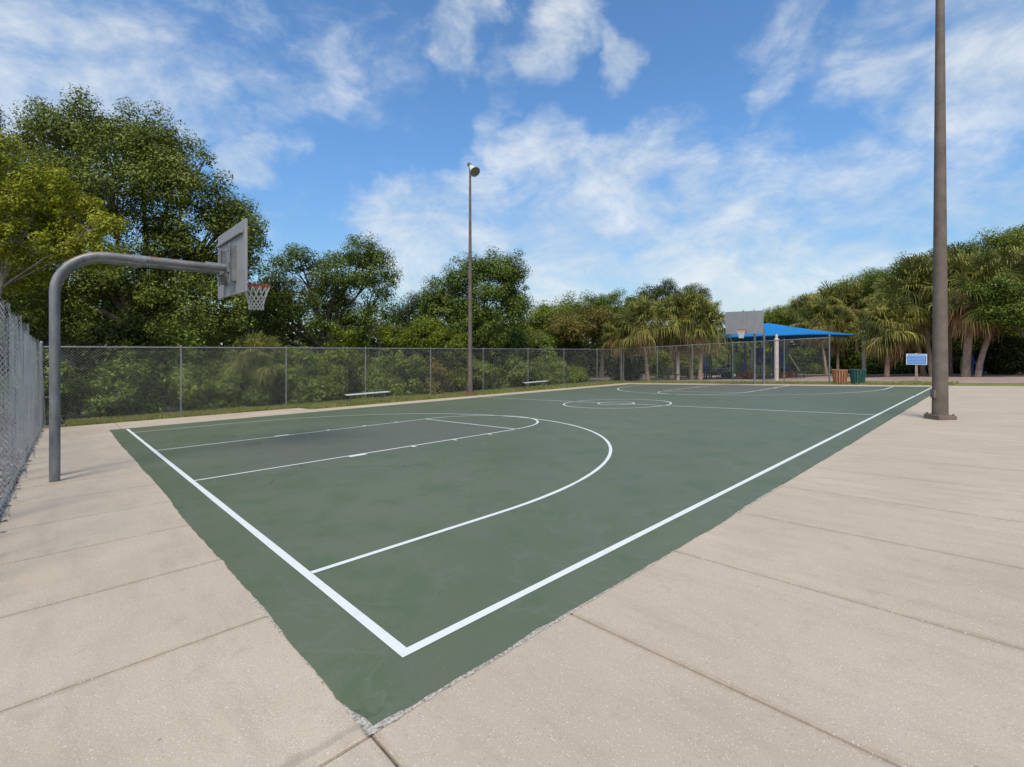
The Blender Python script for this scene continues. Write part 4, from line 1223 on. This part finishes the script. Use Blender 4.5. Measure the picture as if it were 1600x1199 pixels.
# ------------------------------------------------------------------ lamp posts
def lamp(label, loc, h, r0_, r1_, aim, plate, pm):
    t = thing('lamp_post', label, 'lamp post', loc)
    mb = MB(); mb.tube([(0, 0, -0.05), (0, 0, h * 0.3), (0, 0, h * 0.65), (0, 0, h)], [r0_, r0_ + (r1_ - r0_) * 0.3, r0_ + (r1_ - r0_) * 0.65, r1_], 20)
    mb.build('pole', M['bronze'], t, True)
    mb = MB(); mb.box(-plate, plate, -plate, plate, -0.05, 0.10, 0.012)
    for sx in (-1, 1):
        for sy in (-1, 1): mb.lathe([(0.02, 0), (0.02, 0.03), (0.001, 0.035)], 8, None, (sx * plate * 0.78, sy * plate * 0.78, 0.10))
    b = mb.build('base_plate', pm, t)
    mb = MB(); mb.box(-r0_ - 0.035, -r0_ + 0.02, -0.05, 0.05, 0.46, 0.63, 0.008); mb.build('cable_box', M['bronze'], t)
    a = Vector(aim).normalized()
    hd = Vector((0, 0, h + 0.05)) + Vector((a.x, a.y, 0)) * 0.10
    mb = MB(); mb.lathe([(0.085, -0.02), (0.10, 0.05), (0.10, 0.24), (0.085, 0.28), (0.001, 0.285)], 20, tuple(-a), hd - a * 0.02)
    hd_o = mb.build('ballast_housing', M['bronze'], t, True)
    mb = MB(); mb.lathe([(0.09, 0), (0.11, 0.12), (0.16, 0.30), (0.245, 0.50), (0.27, 0.54), (0.255, 0.53), (0.15, 0.30), (0.10, 0.12), (0.08, 0.02)], 28, tuple(a), hd)
    rf = mb.build('reflector', M['lampwhite'], t, True)
    mb = MB(); mb.lathe([(0.250, 0.512), (0.15, 0.52), (0.001, 0.524)], 28, tuple(a), hd); mb.build('lens', M['lampglass'], rf, True)
    mb = MB(); mb.tube([(0, 0, h - 0.15), (a.x * 0.03, a.y * 0.03, h + 0.02), hd], [0.045, 0.04, 0.035], 8); mb.build('mount_arm', M['bronze'], t, True)
    return t
lamp('slim brown lamp post with a white bell floodlight beside the long fence', C(-16.35, 13.42), 11.35, 0.125, 0.05, (0.42, -0.55, -0.68), 0.26, M['rust_plate'])
lamp('thick brown lamp post in the foreground right, its top out of view', C(1.12, 12.42), 11.8, 0.139, 0.055, (-0.7, 0.3, -0.6), 0.19, M['bronze'])

# ------------------------------------------------------------------ benches, bins, sign
def make_bench():
    t = thing('park_bench', 'nearer pale metal bench without a back beside the long fence', 'bench', C(-16.45, 8.0), HEAD, 'backless benches by the long fence')
    for k in range(1):
        mb = MB(); mb.box(-0.125, 0.125, -0.98, 0.98, 0.415, 0.455, 0.008); s_ = mb.build('seat', M['alu'], t)
        mb = MB(); mb.box(-0.122, 0.122, -1.03, -0.981, 0.405, 0.452, 0.008); mb.build('end_cap', M['black'], s_)
        mb = MB(); mb.box(-0.122, 0.122, 0.981, 1.0, 0.415, 0.452, 0.006); mb.build('end_cap', M['alu'], s_)
    for y in (-0.76, 0.76):
        mb = MB(); mb.tube([(0, y, -0.1), (0, y, 0.39)], 0.026, 10); mb.box(-0.12, 0.12, y - 0.025, y + 0.025, 0.385, 0.412, 0.004)
        mb.build('leg', M['galv'], t, True)
    return t
b1 = make_bench()
b2 = copy_tree(b1); b2.location = C(-16.75, 18.55); b2['label'] = 'farther pale metal bench without a back, right of the slim lamp post'

def make_bin():
    t = thing('trash_bin', 'faded orange slatted trash bin beside the end of the far fence', 'trash bin', C(-3.72, 27.45), 0, 'slatted trash bins')
    n = 17; mb = MB()
    for k in range(n):
        a = 2 * math.pi * k / n; wd = 0.044
        ca, sa = math.cos(a), math.sin(a)
        def pt(rr, s, z): return (ca * rr - sa * s, sa * rr + ca * s, z)
        vs = [pt(0.30, -wd * .8, 0.04), pt(0.30, wd * .8, 0.04), pt(0.375, wd, 0.72), pt(0.375, -wd, 0.72), pt(0.275, -wd * .8, 0.04), pt(0.275, wd * .8, 0.04), pt(0.35, wd, 0.72), pt(0.35, -wd, 0.72)]
        mb.add(vs, [(0, 1, 2, 3), (7, 6, 5, 4), (0, 4, 5, 1), (1, 5, 6, 2), (2, 6, 7, 3), (3, 7, 4, 0)])
    mb.lathe([(0.345, 0.725), (0.385, 0.725), (0.392, 0.745), (0.36, 0.765), (0.335, 0.755)], 32)
    mb.build('slatted_body', M['binorange'], t)
    mb = MB(); mb.lathe([(0.0, 0.03), (0.262, 0.03), (0.332, 0.70), (0.325, 0.75), (0.31, 0.70), (0.25, 0.10), (0.0, 0.10)], 24); mb.build('liner', M['binliner'], t, True)
    return t
bn = make_bin(); bn.scale = (0.93, 0.93, 0.95)
bn2 = copy_tree(bn); bn2.location = C(-2.98, 27.5); bn2['label'] = 'dark green slatted trash bin right of the orange one'
for ch in [x for x in bpy.data.objects if x.parent == bn2 and x.name.startswith('slatted')]:
    ch.data = ch.data.copy(); ch.data.materials[0] = M['bingreen']

def sign():
    p = onground(1432, 24.2)
    t = thing('park_sign', 'small blue notice sign with pale lettering on a wooden post', 'sign', p, R(-38))
    mb = MB(); mb.box(-0.055, 0.055, 0.02, 0.11, -0.1, 1.46, 0.008); mb.build('post', M['wood'], t)
    mb = MB(); mb.box(-0.41, 0.41, -0.012, 0.018, 0.86, 1.42, 0.004); pn = mb.build('panel', M['signwhite'], t)
    mb = MB(); mb.box(-0.375, 0.375, -0.016, -0.0125, 0.895, 1.315); mb.build('blue_field', M['signblue'], pn)
    mb = MB(); rr = random.Random(4)
    for i, z in enumerate((1.26, 1.185, 1.11, 1.035, 0.96)):
        x = -0.345; lim = 0.30 if i % 2 else 0.335
        while x < lim:
            w = rr.uniform(0.03, 0.10); w = min(w, 0.35 - x)
            mb.box(x, x + w, -0.0195, -0.0165, z - 0.024, z + 0.022); x += w + 0.016
    mb.build('lettering', M['signpale'], pn)
    mb = MB(); x = -0.33
    while x < 0.30:
        w = rr.uniform(0.05, 0.10); mb.box(x, x + w, -0.0165, -0.0125, 1.345, 1.39); x += w + 0.02
    mb.build('heading', M['signblue'], pn)
sign()

# ------------------------------------------------------------------ shade canopy and playground
def canopy():
    Fp, Lp, Rp, Bp = (Vector(p) for p in ((16.6, 29.4, 0), (12.4, 35.0, 0), (25.1, 33.4, 0), (20.9, 39.0, 0)))
    H = 2.86
    for p in (Fp, Lp, Rp, Bp): p.z = float(gz(p.x, p.y))
    zt = max(p.z for p in (Fp,)) 
    o0 = Vector((18.65, 34.2, float(gz(18.65, 34.2))))
    t = thing('shade_canopy', 'bright blue fabric shade canopy over the playground on beige posts', 'canopy', o0)
    cs = [p + Vector((0, 0, H)) - o0 for p in (Fp, Rp, Bp, Lp)]
    apex = Vector((0, 0, 4.0)) 
    mb = MB(); V, F = [], []
    # each panel a slightly sagging grid; valance hem below
    N = 10
    for k in range(4):
        a, b = cs[k], cs[(k + 1) % 4]
        rows = []
        for i in range(N + 1):
            f = i / N; row = []
            for j in range(N + 1):
                g_ = j / N
                e = a.lerp(b, g_)
                inset = (apex - e); inset.z = 0
                e = e + inset * 0.05 * math.sin(math.pi * g_) + Vector((0, 0, 0.10 * math.sin(math.pi * g_)))
                p = e.lerp(apex, f) - Vector((0, 0, 0.13 * math.sin(math.pi * f) * (0.6 + 0.4 * math.sin(math.pi * g_))))
                row.append(p)
            rows.append(row)
        b0 = len(V)
        for row in rows: V.extend([p[:] for p in row])
        for i in range(N):
            for j in range(N):
                q = b0 + i * (N + 1) + j
                F.append((q, q + 1, q + N + 2, q + N + 1))
        b0 = len(V)
        for p in rows[0]: V.append(p[:]); V.append((p - Vector((0, 0, 0.06)))[:])
        for j in range(N): F.append((b0 + 2 * j, b0 + 2 * j + 1, b0 + 2 * j + 3, b0 + 2 * j + 2))
    mb.add(V, F); mb.build('fabric_roof', M['fabric'], t, True)
    for k, p in enumerate((Fp, Rp, Bp, Lp)):
        q = p - o0
        mb = MB(); mb.tube([q + Vector((0, 0, -0.1)), q + Vector((0, 0, 2.62))], 0.125, 16); pst = mb.build('post', M['beige'], t, True)
        mb = MB(); mb.lathe([(0.14, 2.50), (0.14, 2.62), (0.075, 2.66), (0.075, 2.84), (0.05, 2.90), (0.001, 2.92)], 16, None, q); mb.build('post_cap', M['beige'], pst, True)
canopy()

def play_structure():
    d = 35.5; k = d / FPX
    o0 = onground(1185, d)
    t = thing('play_structure', 'blue and lime climbing structure under the shade canopy', 'playground')
    t.location = o0
    def x(u): return (u - 1185) * k
    def post(u, y, h, mat='pblue', rad=0.062):
        mb = MB(); mb.tube([(x(u), y, -0.1), (x(u), y, h)], rad, 10); mb.lathe([(rad * 1.1, 0), (rad * 1.1, 0.03), (0.001, 0.09)], 10, None, (x(u), y, h)); mb.build('post', M[mat], t, True)
    for u, y, h in ((1164, 0, 2.5), (1164, 1.3, 2.5), (1188, 0, 2.35), (1188, 1.3, 2.35), (1196, 0.7, 2.3), (1208, 0, 2.75), (1208, 1.3, 2.75), (1148, 0.3, 2.1), (1226, 0.2, 2.5), (1226, 1.4, 2.5)): post(u, y, h)
    def panel(u0, u1, y, z0, z1, mat, hole=False, name='panel'):
        mb = MB()
        if not hole: mb.box(x(u0), x(u1), y - 0.02, y + 0.02, z0, z1, 0.01)
        else:
            cx, cz, rr, n = (x(u0) + x(u1)) / 2, (z0 + z1) / 2, min(x(u1) - x(u0), z1 - z0) * 0.36, 32
            V, F = [], []
            for yy in (y - 0.02, y + 0.02):
                for i in range(n):
                    a = 2 * math.pi * i / n; ca, sa = math.cos(a), math.sin(a); m_ = max(abs(ca), abs(sa))
                    V.append((cx + ca * rr, yy, cz + sa * rr)); V.append((cx + ca / m_ * (x(u1) - x(u0)) / 2, yy, cz + sa / m_ * (z1 - z0) / 2))
            for i in range(n):
                j = (i + 1) % n
                F.append((2 * i, 2 * i + 1, 2 * j + 1, 2 * j)); F.append((2 * n + 2 * i, 2 * n + 2 * j, 2 * n + 2 * j + 1, 2 * n + 2 * i + 1))
                F.append((2 * i, 2 * j, 2 * n + 2 * j, 2 * n + 2 * i)); F.append((2 * i + 1, 2 * n + 2 * i + 1, 2 * n + 2 * j + 1, 2 * j + 1))
            mb.add(V, F)
        mb.build(name, M[mat], t)
    panel(1181, 1204, -0.08, 0.10, 0.92, 'pgreen', True)
    panel(1182, 1203, -0.02, 0.98, 1.38, 'pnavy')
    panel(1189, 1207, 1.34, 1.0, 2.2, 'pnavy')
    panel(1149, 1162, 0.30, 0.25, 0.95, 'pgreen'); panel(1149, 1163, 0.32, 1.0, 1.9, 'pgreen'); panel(1209, 1225, 1.36, 0.9, 1.9, 'pgreen'); panel(1176, 1180, 0.2, 0.8, 2.2, 'pgreen')
    panel(1156, 1166, -0.06, 0.1, 1.1, 'pnavy'); panel(1226.5, 1236, 1.42, 0.3, 1.7, 'pgreen')
    mb = MB(); mb.box(x(1164), x(1208), 0.0, 1.3, 0.93, 0.975, 0.008); mb.box(x(1208), x(1226), 0.1, 1.35, 1.2, 1.245, 0.008); mb.build('deck', M['pnavy'], t)
    # hooded slide
    mb = MB()
    V, F = [], []; n = 10; mpts = [(0.10, 2.2), (-0.15, 2.05), (-0.5, 1.6), (-1.0, 0.95), (-1.5, 0.45), (-2.0, 0.25), (-2.3, 0.24)]
    for (yy, zz_) in mpts:
        for i in range(n + 1):
            a = math.pi + math.pi * i / n
            V.append((x(1212) + math.cos(a) * 0.26, yy, zz_ + 0.16 + math.sin(a) * 0.2))
    for r_ in range(len(mpts) - 1):
        for i in range(n): F.append((r_ * (n + 1) + i, r_ * (n + 1) + i + 1, (r_ + 1) * (n + 1) + i + 1, (r_ + 1) * (n + 1) + i))
    mb.add(V, F); mb.build('slide', M['pblue'], t, True)
    # arched hood over the slide mouth
    mb = MB(); mb.tube([(x(1204), 0.05, 1.2)] + [(x(1208.5) + math.cos(a) * 0.24, 0.05, 2.35 + math.sin(a) * 0.28) for a in np.linspace(math.pi, 0, 9)] + [(x(1213), 0.05, 1.2)], 0.05, 8); mb.build('hood', M['pblue'], t, True)
    # pale spiral climber
    mb = MB(); mb.tube([(x(1171) + math.cos(a) * 0.20, -0.35 + math.sin(a) * 0.20, 0.15 + a * 0.075) for a in np.linspace(0, 6 * math.pi, 50)], 0.025, 6)
    mb.tube([(x(1171), -0.35, -0.1), (x(1171), -0.35, 2.35)], 0.035, 8); mb.build('spiral_climber', M['pwhite'], t, True)
    # rungs
    mb = MB()
    for z in (0.3, 0.6, 0.9, 1.2, 1.5): mb.tube([(x(1226), 0.2, z), (x(1226), 1.4, z)], 0.02, 6)
    mb.build('ladder_rungs', M['pteal'], t, True)
play_structure()

def play_tower():
    d = 36.5; k = d / FPX; o0 = onground(1106, d)
    t = thing('play_tower', 'small blue play tower with a pale lime pyramid roof behind the palms', 'playground', o0)
    for sx in (-0.19, 0.19):
        for sy in (-0.19, 0.19):
            mb = MB(); mb.tube([(sx, sy, -0.1), (sx, sy, 1.98)], 0.055, 10); mb.build('post', M['pblue'], t, True)
    mb = MB(); mb.lathe([(0.42, 1.92), (0.43, 1.96), (0.16, 2.26), (0.10, 2.36), (0.001, 2.40)], 4); mb.build('roof', M['plime'], t)
    mb = MB(); mb.box(-0.24, 0.24, -0.215, -0.19, 1.35, 1.75, 0.01); mb.build('panel', M['pteal'], t)
    mb = MB(); mb.box(-0.22, 0.22, -0.18, 0.18, 0.62, 0.66, 0.005); mb.build('deck', M['pnavy'], t)
play_tower()

def slide2():
    d = 36.0; k = d / FPX; o0 = onground(1130, d)
    t = thing('toddler_slide', 'dark blue low slide with a thin pale handrail left of the climbing structure', 'slide', o0)
    mb = MB()
    V, F = [], []; n = 8; mp = [(0.45, 0.85), (0.2, 0.82), (-0.2, 0.55), (-0.6, 0.28), (-0.9, 0.18)]
    for (xx, zz_) in mp:
        for i in range(n + 1):
            a = math.pi + math.pi * i / n; V.append((xx, math.cos(a) * 0.28, zz_ + 0.15 + math.sin(a) * 0.17))
    for r_ in range(len(mp) - 1):
        for i in range(n): F.append((r_ * (n + 1) + i, r_ * (n + 1) + i + 1, (r_ + 1) * (n + 1) + i + 1, (r_ + 1) * (n + 1) + i))
    mb.add(V, F); mb.build('chute', M['pnavy'], t, True)
    mb = MB(); mb.box(-0.1, 0.5, -0.25, 0.25, 0.05, 0.5, 0.03); mb.build('base', M['pnavy'], t)
    mb = MB(); mb.tube([(0.35, -0.3, 0.5), (-0.02, -0.3, 0.95), (0.18, -0.3, 1.5), (0.42, -0.3, 1.52)], 0.022, 6); mb.build('handrail', M['pwhite'], t, True)
    for sy in (-0.26, 0.26):
        mb = MB(); mb.tube([(0.52, sy, -0.1), (0.52, sy, 1.9)], 0.05, 8); mb.build('post', M['pteal'], t, True)
slide2()

def seesaw():
    d = 33.5; o0 = onground(1243, d); k = d / FPX
    t = thing('swing_frame', 'teal frame with a slanted pale bar right of the beige canopy post', 'playground', o0)
    mb = MB(); mb.tube([(-0.62, 0.2, -0.1), (-0.62, 0.2, 2.2)], 0.06, 10); mb.tube([(-0.62, 0.2, 2.2), (-0.25, 0.2, 1.0), (-0.20, 0.2, -0.1)], 0.028, 6); mb.build('frame', M['pteal'], t, True)
    mb = MB(); mb.tube([(-0.52, 0, 1.58), (-0.44, 0, 1.60), (0.28, 0, 0.45)], 0.034, 8); mb.build('slant_bar', M['pwhite'], t, True)
seesaw()

def flat_bench(u, d, label):
    t = thing('low_bench', label, 'bench', onground(u, d), R(10))
    mb = MB(); mb.box(-0.45, 0.45, -0.18, 0.18, 0.40, 0.45, 0.008); mb.build('seat', M['picnic'], t)
    for sx in (-0.32, 0.32):
        mb = MB(); mb.tube([(sx, 0, -0.05), (sx, 0, 0.4)], 0.03, 8); mb.build('leg', M['picnic'], t, True)
flat_bench(1250, 32.0, 'small dark bench on the mulch at the end of the slanted pale bar')

def picnic():
    t = thing('picnic_table', 'dark picnic table behind the first panels of the far fence', 'picnic table', onground(1045, 35.5), R(25), 'dark picnic tables in the playground')
    mb = MB(); mb.box(-0.8, 0.8, -0.36, 0.36, 0.70, 0.745, 0.01); mb.build('tabletop', M['picnic'], t)
    for sy in (-0.68, 0.68):
        mb = MB(); mb.box(-0.8, 0.8, sy - 0.13, sy + 0.13, 0.42, 0.46, 0.01); mb.build('seat', M['picnic'], t)
    for sx in (-0.55, 0.55):
        mb = MB()
        mb.tube([(sx, -0.72, -0.05), (sx, -0.22, 0.69)], 0.03, 8); mb.tube([(sx, 0.72, -0.05), (sx, 0.22, 0.69)], 0.03, 8); mb.tube([(sx, -0.7, 0.39), (sx, 0.7, 0.39)], 0.025, 8)
        mb.build('leg_frame', M['picnic'], t, True)
    return t
pt = picnic()
for u, d, rz, lb in ((1076, 36.5, -20, 'dark picnic table partly behind the palm trunk left of the play tower'), (1122, 34.6, 15, 'dark picnic table in front of the toddler slide')):
    c = copy_tree(pt); c.location = onground(u, d); c.rotation_euler = (0, 0, R(rz)); c['label'] = lb

def climber(u, d):
    t = thing('fitness_station', 'blue post with thin green hoops behind the upright right palm', 'playground', onground(u, d))
    for sx in (0.30, 0.95):
        mb = MB(); mb.tube([(sx, 0, -0.1), (sx, 0, 1.25)], 0.06, 10); mb.build('post', M['pblue'], t, True)
    mb = MB(); mb.tube([(-0.45, 0, 0.25), (-0.42, 0, 1.0), (-0.32, 0, 1.22), (-0.1, 0, 1.25), (0.1, 0, 1.24), (0.27, 0, 1.15), (0.30, 0, 0.9)], 0.022, 6); mb.build('hoop', M['pgreen'], t, True)
    mb = MB(); mb.lathe([(0.001, 0.62), (0.09, 0.66), (0.13, 0.76), (0.11, 0.86), (0.001, 0.90)], 12, None, (0.30, -0.1, 0)); mb.build('grip_box', M['pblue'], t, True)
climber(1512, 29.5)

# small red roofed shed glimpsed over the fence corner
t = thing('shed', 'dark red roof of a shed glimpsed over the fence corner behind the near hoop', 'shed', onground(62, 27.0), R(20))
mb = MB(); mb.box(-1.2, 1.2, -0.9, 0.9, -0.2, 3.15); mb.build('wall', M['tanwall'], t)
mb = MB(); mb.add([(-1.4, -1.1, 3.151), (1.4, -1.1, 3.151), (1.4, 1.1, 3.151), (-1.4, 1.1, 3.151), (-1.4, 0, 4.0), (1.4, 0, 4.0)], [(0, 1, 5, 4), (2, 3, 4, 5), (0, 4, 3), (1, 2, 5), (3, 2, 1, 0)]); mb.build('roof', M['redroof'], t)

# ------------------------------------------------------------------ sky, sun, camera
SUN_EL = R(57)
sh = np.array([0.164, 0.986])          # shadows fall away from the camera
to_sun = np.array([-sh[0] * math.cos(SUN_EL), -sh[1] * math.cos(SUN_EL), math.sin(SUN_EL)])
sd = bpy.data.lights.new('sun', 'SUN'); sd.energy = 2.25; sd.angle = R(21); sd.color = (1.0, 0.94, 0.84)
so = bpy.data.objects.new('sun', sd); COL.objects.link(so)
so.rotation_euler = Vector(to_sun).to_track_quat('Z', 'Y').to_euler()

w = bpy.data.worlds.new('World'); scn.world = w; w.use_nodes = True
nt = w.node_tree; nt.nodes.clear()
class WT(NT):
    def __init__(s, t): s.t = t
wt = WT(nt)
out = wt.n('ShaderNodeOutputWorld'); bg = wt.n('ShaderNodeBackground'); wt.l(bg.outputs[0], out.inputs['Surface'])
sky = wt.n('ShaderNodeTexSky', sky_type='NISHITA'); sky.sun_disc = False; sky.sun_elevation = SUN_EL
sky.sun_rotation = math.atan2(to_sun[0], to_sun[1]); sky.air_density = 1.0; sky.dust_density = 0.6; sky.ozone_density = 2.0
SKY_STRENGTH = 0.115
dirv = wt.n('ShaderNodeTexCoord').outputs['Generated']
def sdir(u, v): 
    q = Vector(((u - 800) / FPX, 1, (VH - v) / FPX)).normalized(); return q
wn = wt.n('ShaderNodeTexNoise'); wt.l(dirv, wn.inputs['Vector']); wn.inputs['Scale'].default_value = 7.0; wn.inputs['Detail'].default_value = 5
wv = wt.n('ShaderNodeVectorMath', operation='SUBTRACT'); wt.l(wn.outputs['Color'], wv.inputs[0]); wv.inputs[1].default_value = (0.5, 0.5, 0.5)
wm = wt.n('ShaderNodeVectorMath', operation='MULTIPLY_ADD'); wt.l(wv.outputs[0], wm.inputs[0]); wm.inputs[1].default_value = (0.30, 0.30, 0.22); wt.l(dirv, wm.inputs[2])
wno = wt.n('ShaderNodeVectorMath', operation='NORMALIZE'); wt.l(wm.outputs[0], wno.inputs[0])
warped = wno.outputs[0]
def vdot(v, d):
    x = wt.n('ShaderNodeVectorMath', operation='DOT_PRODUCT'); wt.l(v, x.inputs[0]); x.inputs[1].default_value = d; return x.outputs['Value']
# patches of cloud (direction, angular size, weight)
patches = [((60, 160), 14, 0.85), ((200, 110), 11, 0.60), ((330, 80), 6, 0.40), ((430, 95), 6, 0.6), ((500, 105), 5, 0.5), ((385, 232), 4.5, 0.95), ((455, 225), 3.0, 0.55), ((430, 180), 2.5, 0.4),
           ((715, 50), 4.5, 0.85), ((860, 60), 5.0, 0.95), ((955, 80), 3.5, 0.9), ((800, 120), 4, 0.6), ((780, 220), 4, 0.6), ((810, 290), 4.5, 0.75), ((880, 240), 5, 0.85), ((960, 270), 7, 0.95), ((1060, 300), 7, 0.85), ((1150, 310), 5, 0.7),
           ((700, 380), 10, 0.95), ((860, 360), 11, 0.9), ((1000, 380), 13, 0.85), ((1180, 410), 12, 0.8), ((1330, 360), 9, 0.75), ((1470, 330), 7, 0.7), ((1570, 355), 6, 0.8), ((600, 370), 6, 0.9), ((900, 430), 16, 0.95), ((1100, 430), 16, 0.95), ((980, 330), 12, 0.8), ((740, 420), 12, 0.9),
           ((1250, 50), 7, 0.5), ((1380, 50), 8, 0.55), ((1520, 50), 9, 1.0), ((1590, 30), 8, 1.0), ((1230, 110), 5, 0.6), ((1420, 90), 5, 0.6), ((560, 60), 9, 0.3), ((1000, 170), 8, 0.08)]
mask = None
for (u, v), ang, wgt in patches:
    d = vdot(warped, sdir(u, v))
    m_ = wt.math('MULTIPLY', wt.mrange(d, math.cos(R(ang * 1.25)), math.cos(R(ang * 0.2))), wgt)
    mask = m_ if mask is None else wt.math('MAXIMUM', mask, m_)
# a thin general veil low down; unseen cloud added behind for neutral ambient light
sp = wt.n('ShaderNodeSeparateXYZ'); wt.l(dirv, sp.inputs[0])
low = wt.mrange(sp.outputs['Z'], 0.48, 0.04)
rest = wt.math('MULTIPLY', wt.mrange(sp.outputs['Y'], 0.2, -0.15), 0.95)
mask = wt.math('MAXIMUM', mask, wt.math('MAXIMUM', wt.math('MULTIPLY', low, 0.55), rest))
st = wt.n('ShaderNodeMapping'); wt.l(dirv, st.inputs['Vector']); st.inputs['Scale'].default_value = (1, 1, 1.7); st.inputs['Rotation'].default_value = (0, R(18), 0)
n1 = wt.noise(st.outputs['Vector'], 5.5, 9, 0.62, 0.35)
n2 = wt.noise(st.outputs['Vector'], 17, 7, 0.62, 0.2)
tex = wt.math('ADD', wt.math('MULTIPLY', n1, 0.72), wt.math('MULTIPLY', n2, 0.28))
dens = wt.math('ADD', mask, wt.math('MULTIPLY', wt.math('SUBTRACT', tex, 0.5), 2.7))
cl = wt.mrange(dens, 0.20, 1.40, 0.0, 0.85)
cl = wt.math('MULTIPLY', cl, wt.mrange(mask, 0.02, 0.35))
hz = wt.mrange(sp.outputs['Z'], 0.0, 0.5)
# cloud radiance: sunlit white, a little blue where thin
ccol = wt.mix(wt.mrange(n1, 0.35, 0.75), (3.9, 4.45, 4.9), (5.5, 5.75, 5.9))
tint = wt.mix(wt.mrange(sp.outputs['Z'], 0.02, 0.42), (0.60, 0.74, 0.82), (0.73, 1.04, 1.24))
skc = wt.mix(1.0, sky.outputs['Color'], tint, 'MULTIPLY')
col = wt.mix(cl, skc, ccol)
wt.l(col, bg.inputs['Color']); bg.inputs['Strength'].default_value = SKY_STRENGTH

cd = bpy.data.cameras.new('camera'); co = bpy.data.objects.new('camera', cd); COL.objects.link(co)
co.location = (0, 0, CZ); co.rotation_euler = (R(90), 0, 0)
cd.sensor_fit = 'HORIZONTAL'; cd.sensor_width = 36; cd.lens = FPX / 1600 * 36
cd.shift_y = -(599.5 - VH) / 1600; cd.clip_start = 0.05; cd.clip_end = 2000
scn.camera = co
vs = scn.view_settings
scn.display_settings.display_device = 'sRGB'
vs.view_transform = 'Standard'; vs.look = 'None'; vs.exposure = 0.45; vs.gamma = 1
cy = scn.cycles
cy.max_bounces = 7; cy.diffuse_bounces = 3; cy.glossy_bounces = 2; cy.transmission_bounces = 3; cy.transparent_max_bounces = 8
cy.use_denoising = True
try: cy.denoiser = 'OPENIMAGEDENOISE'
except Exception: pass
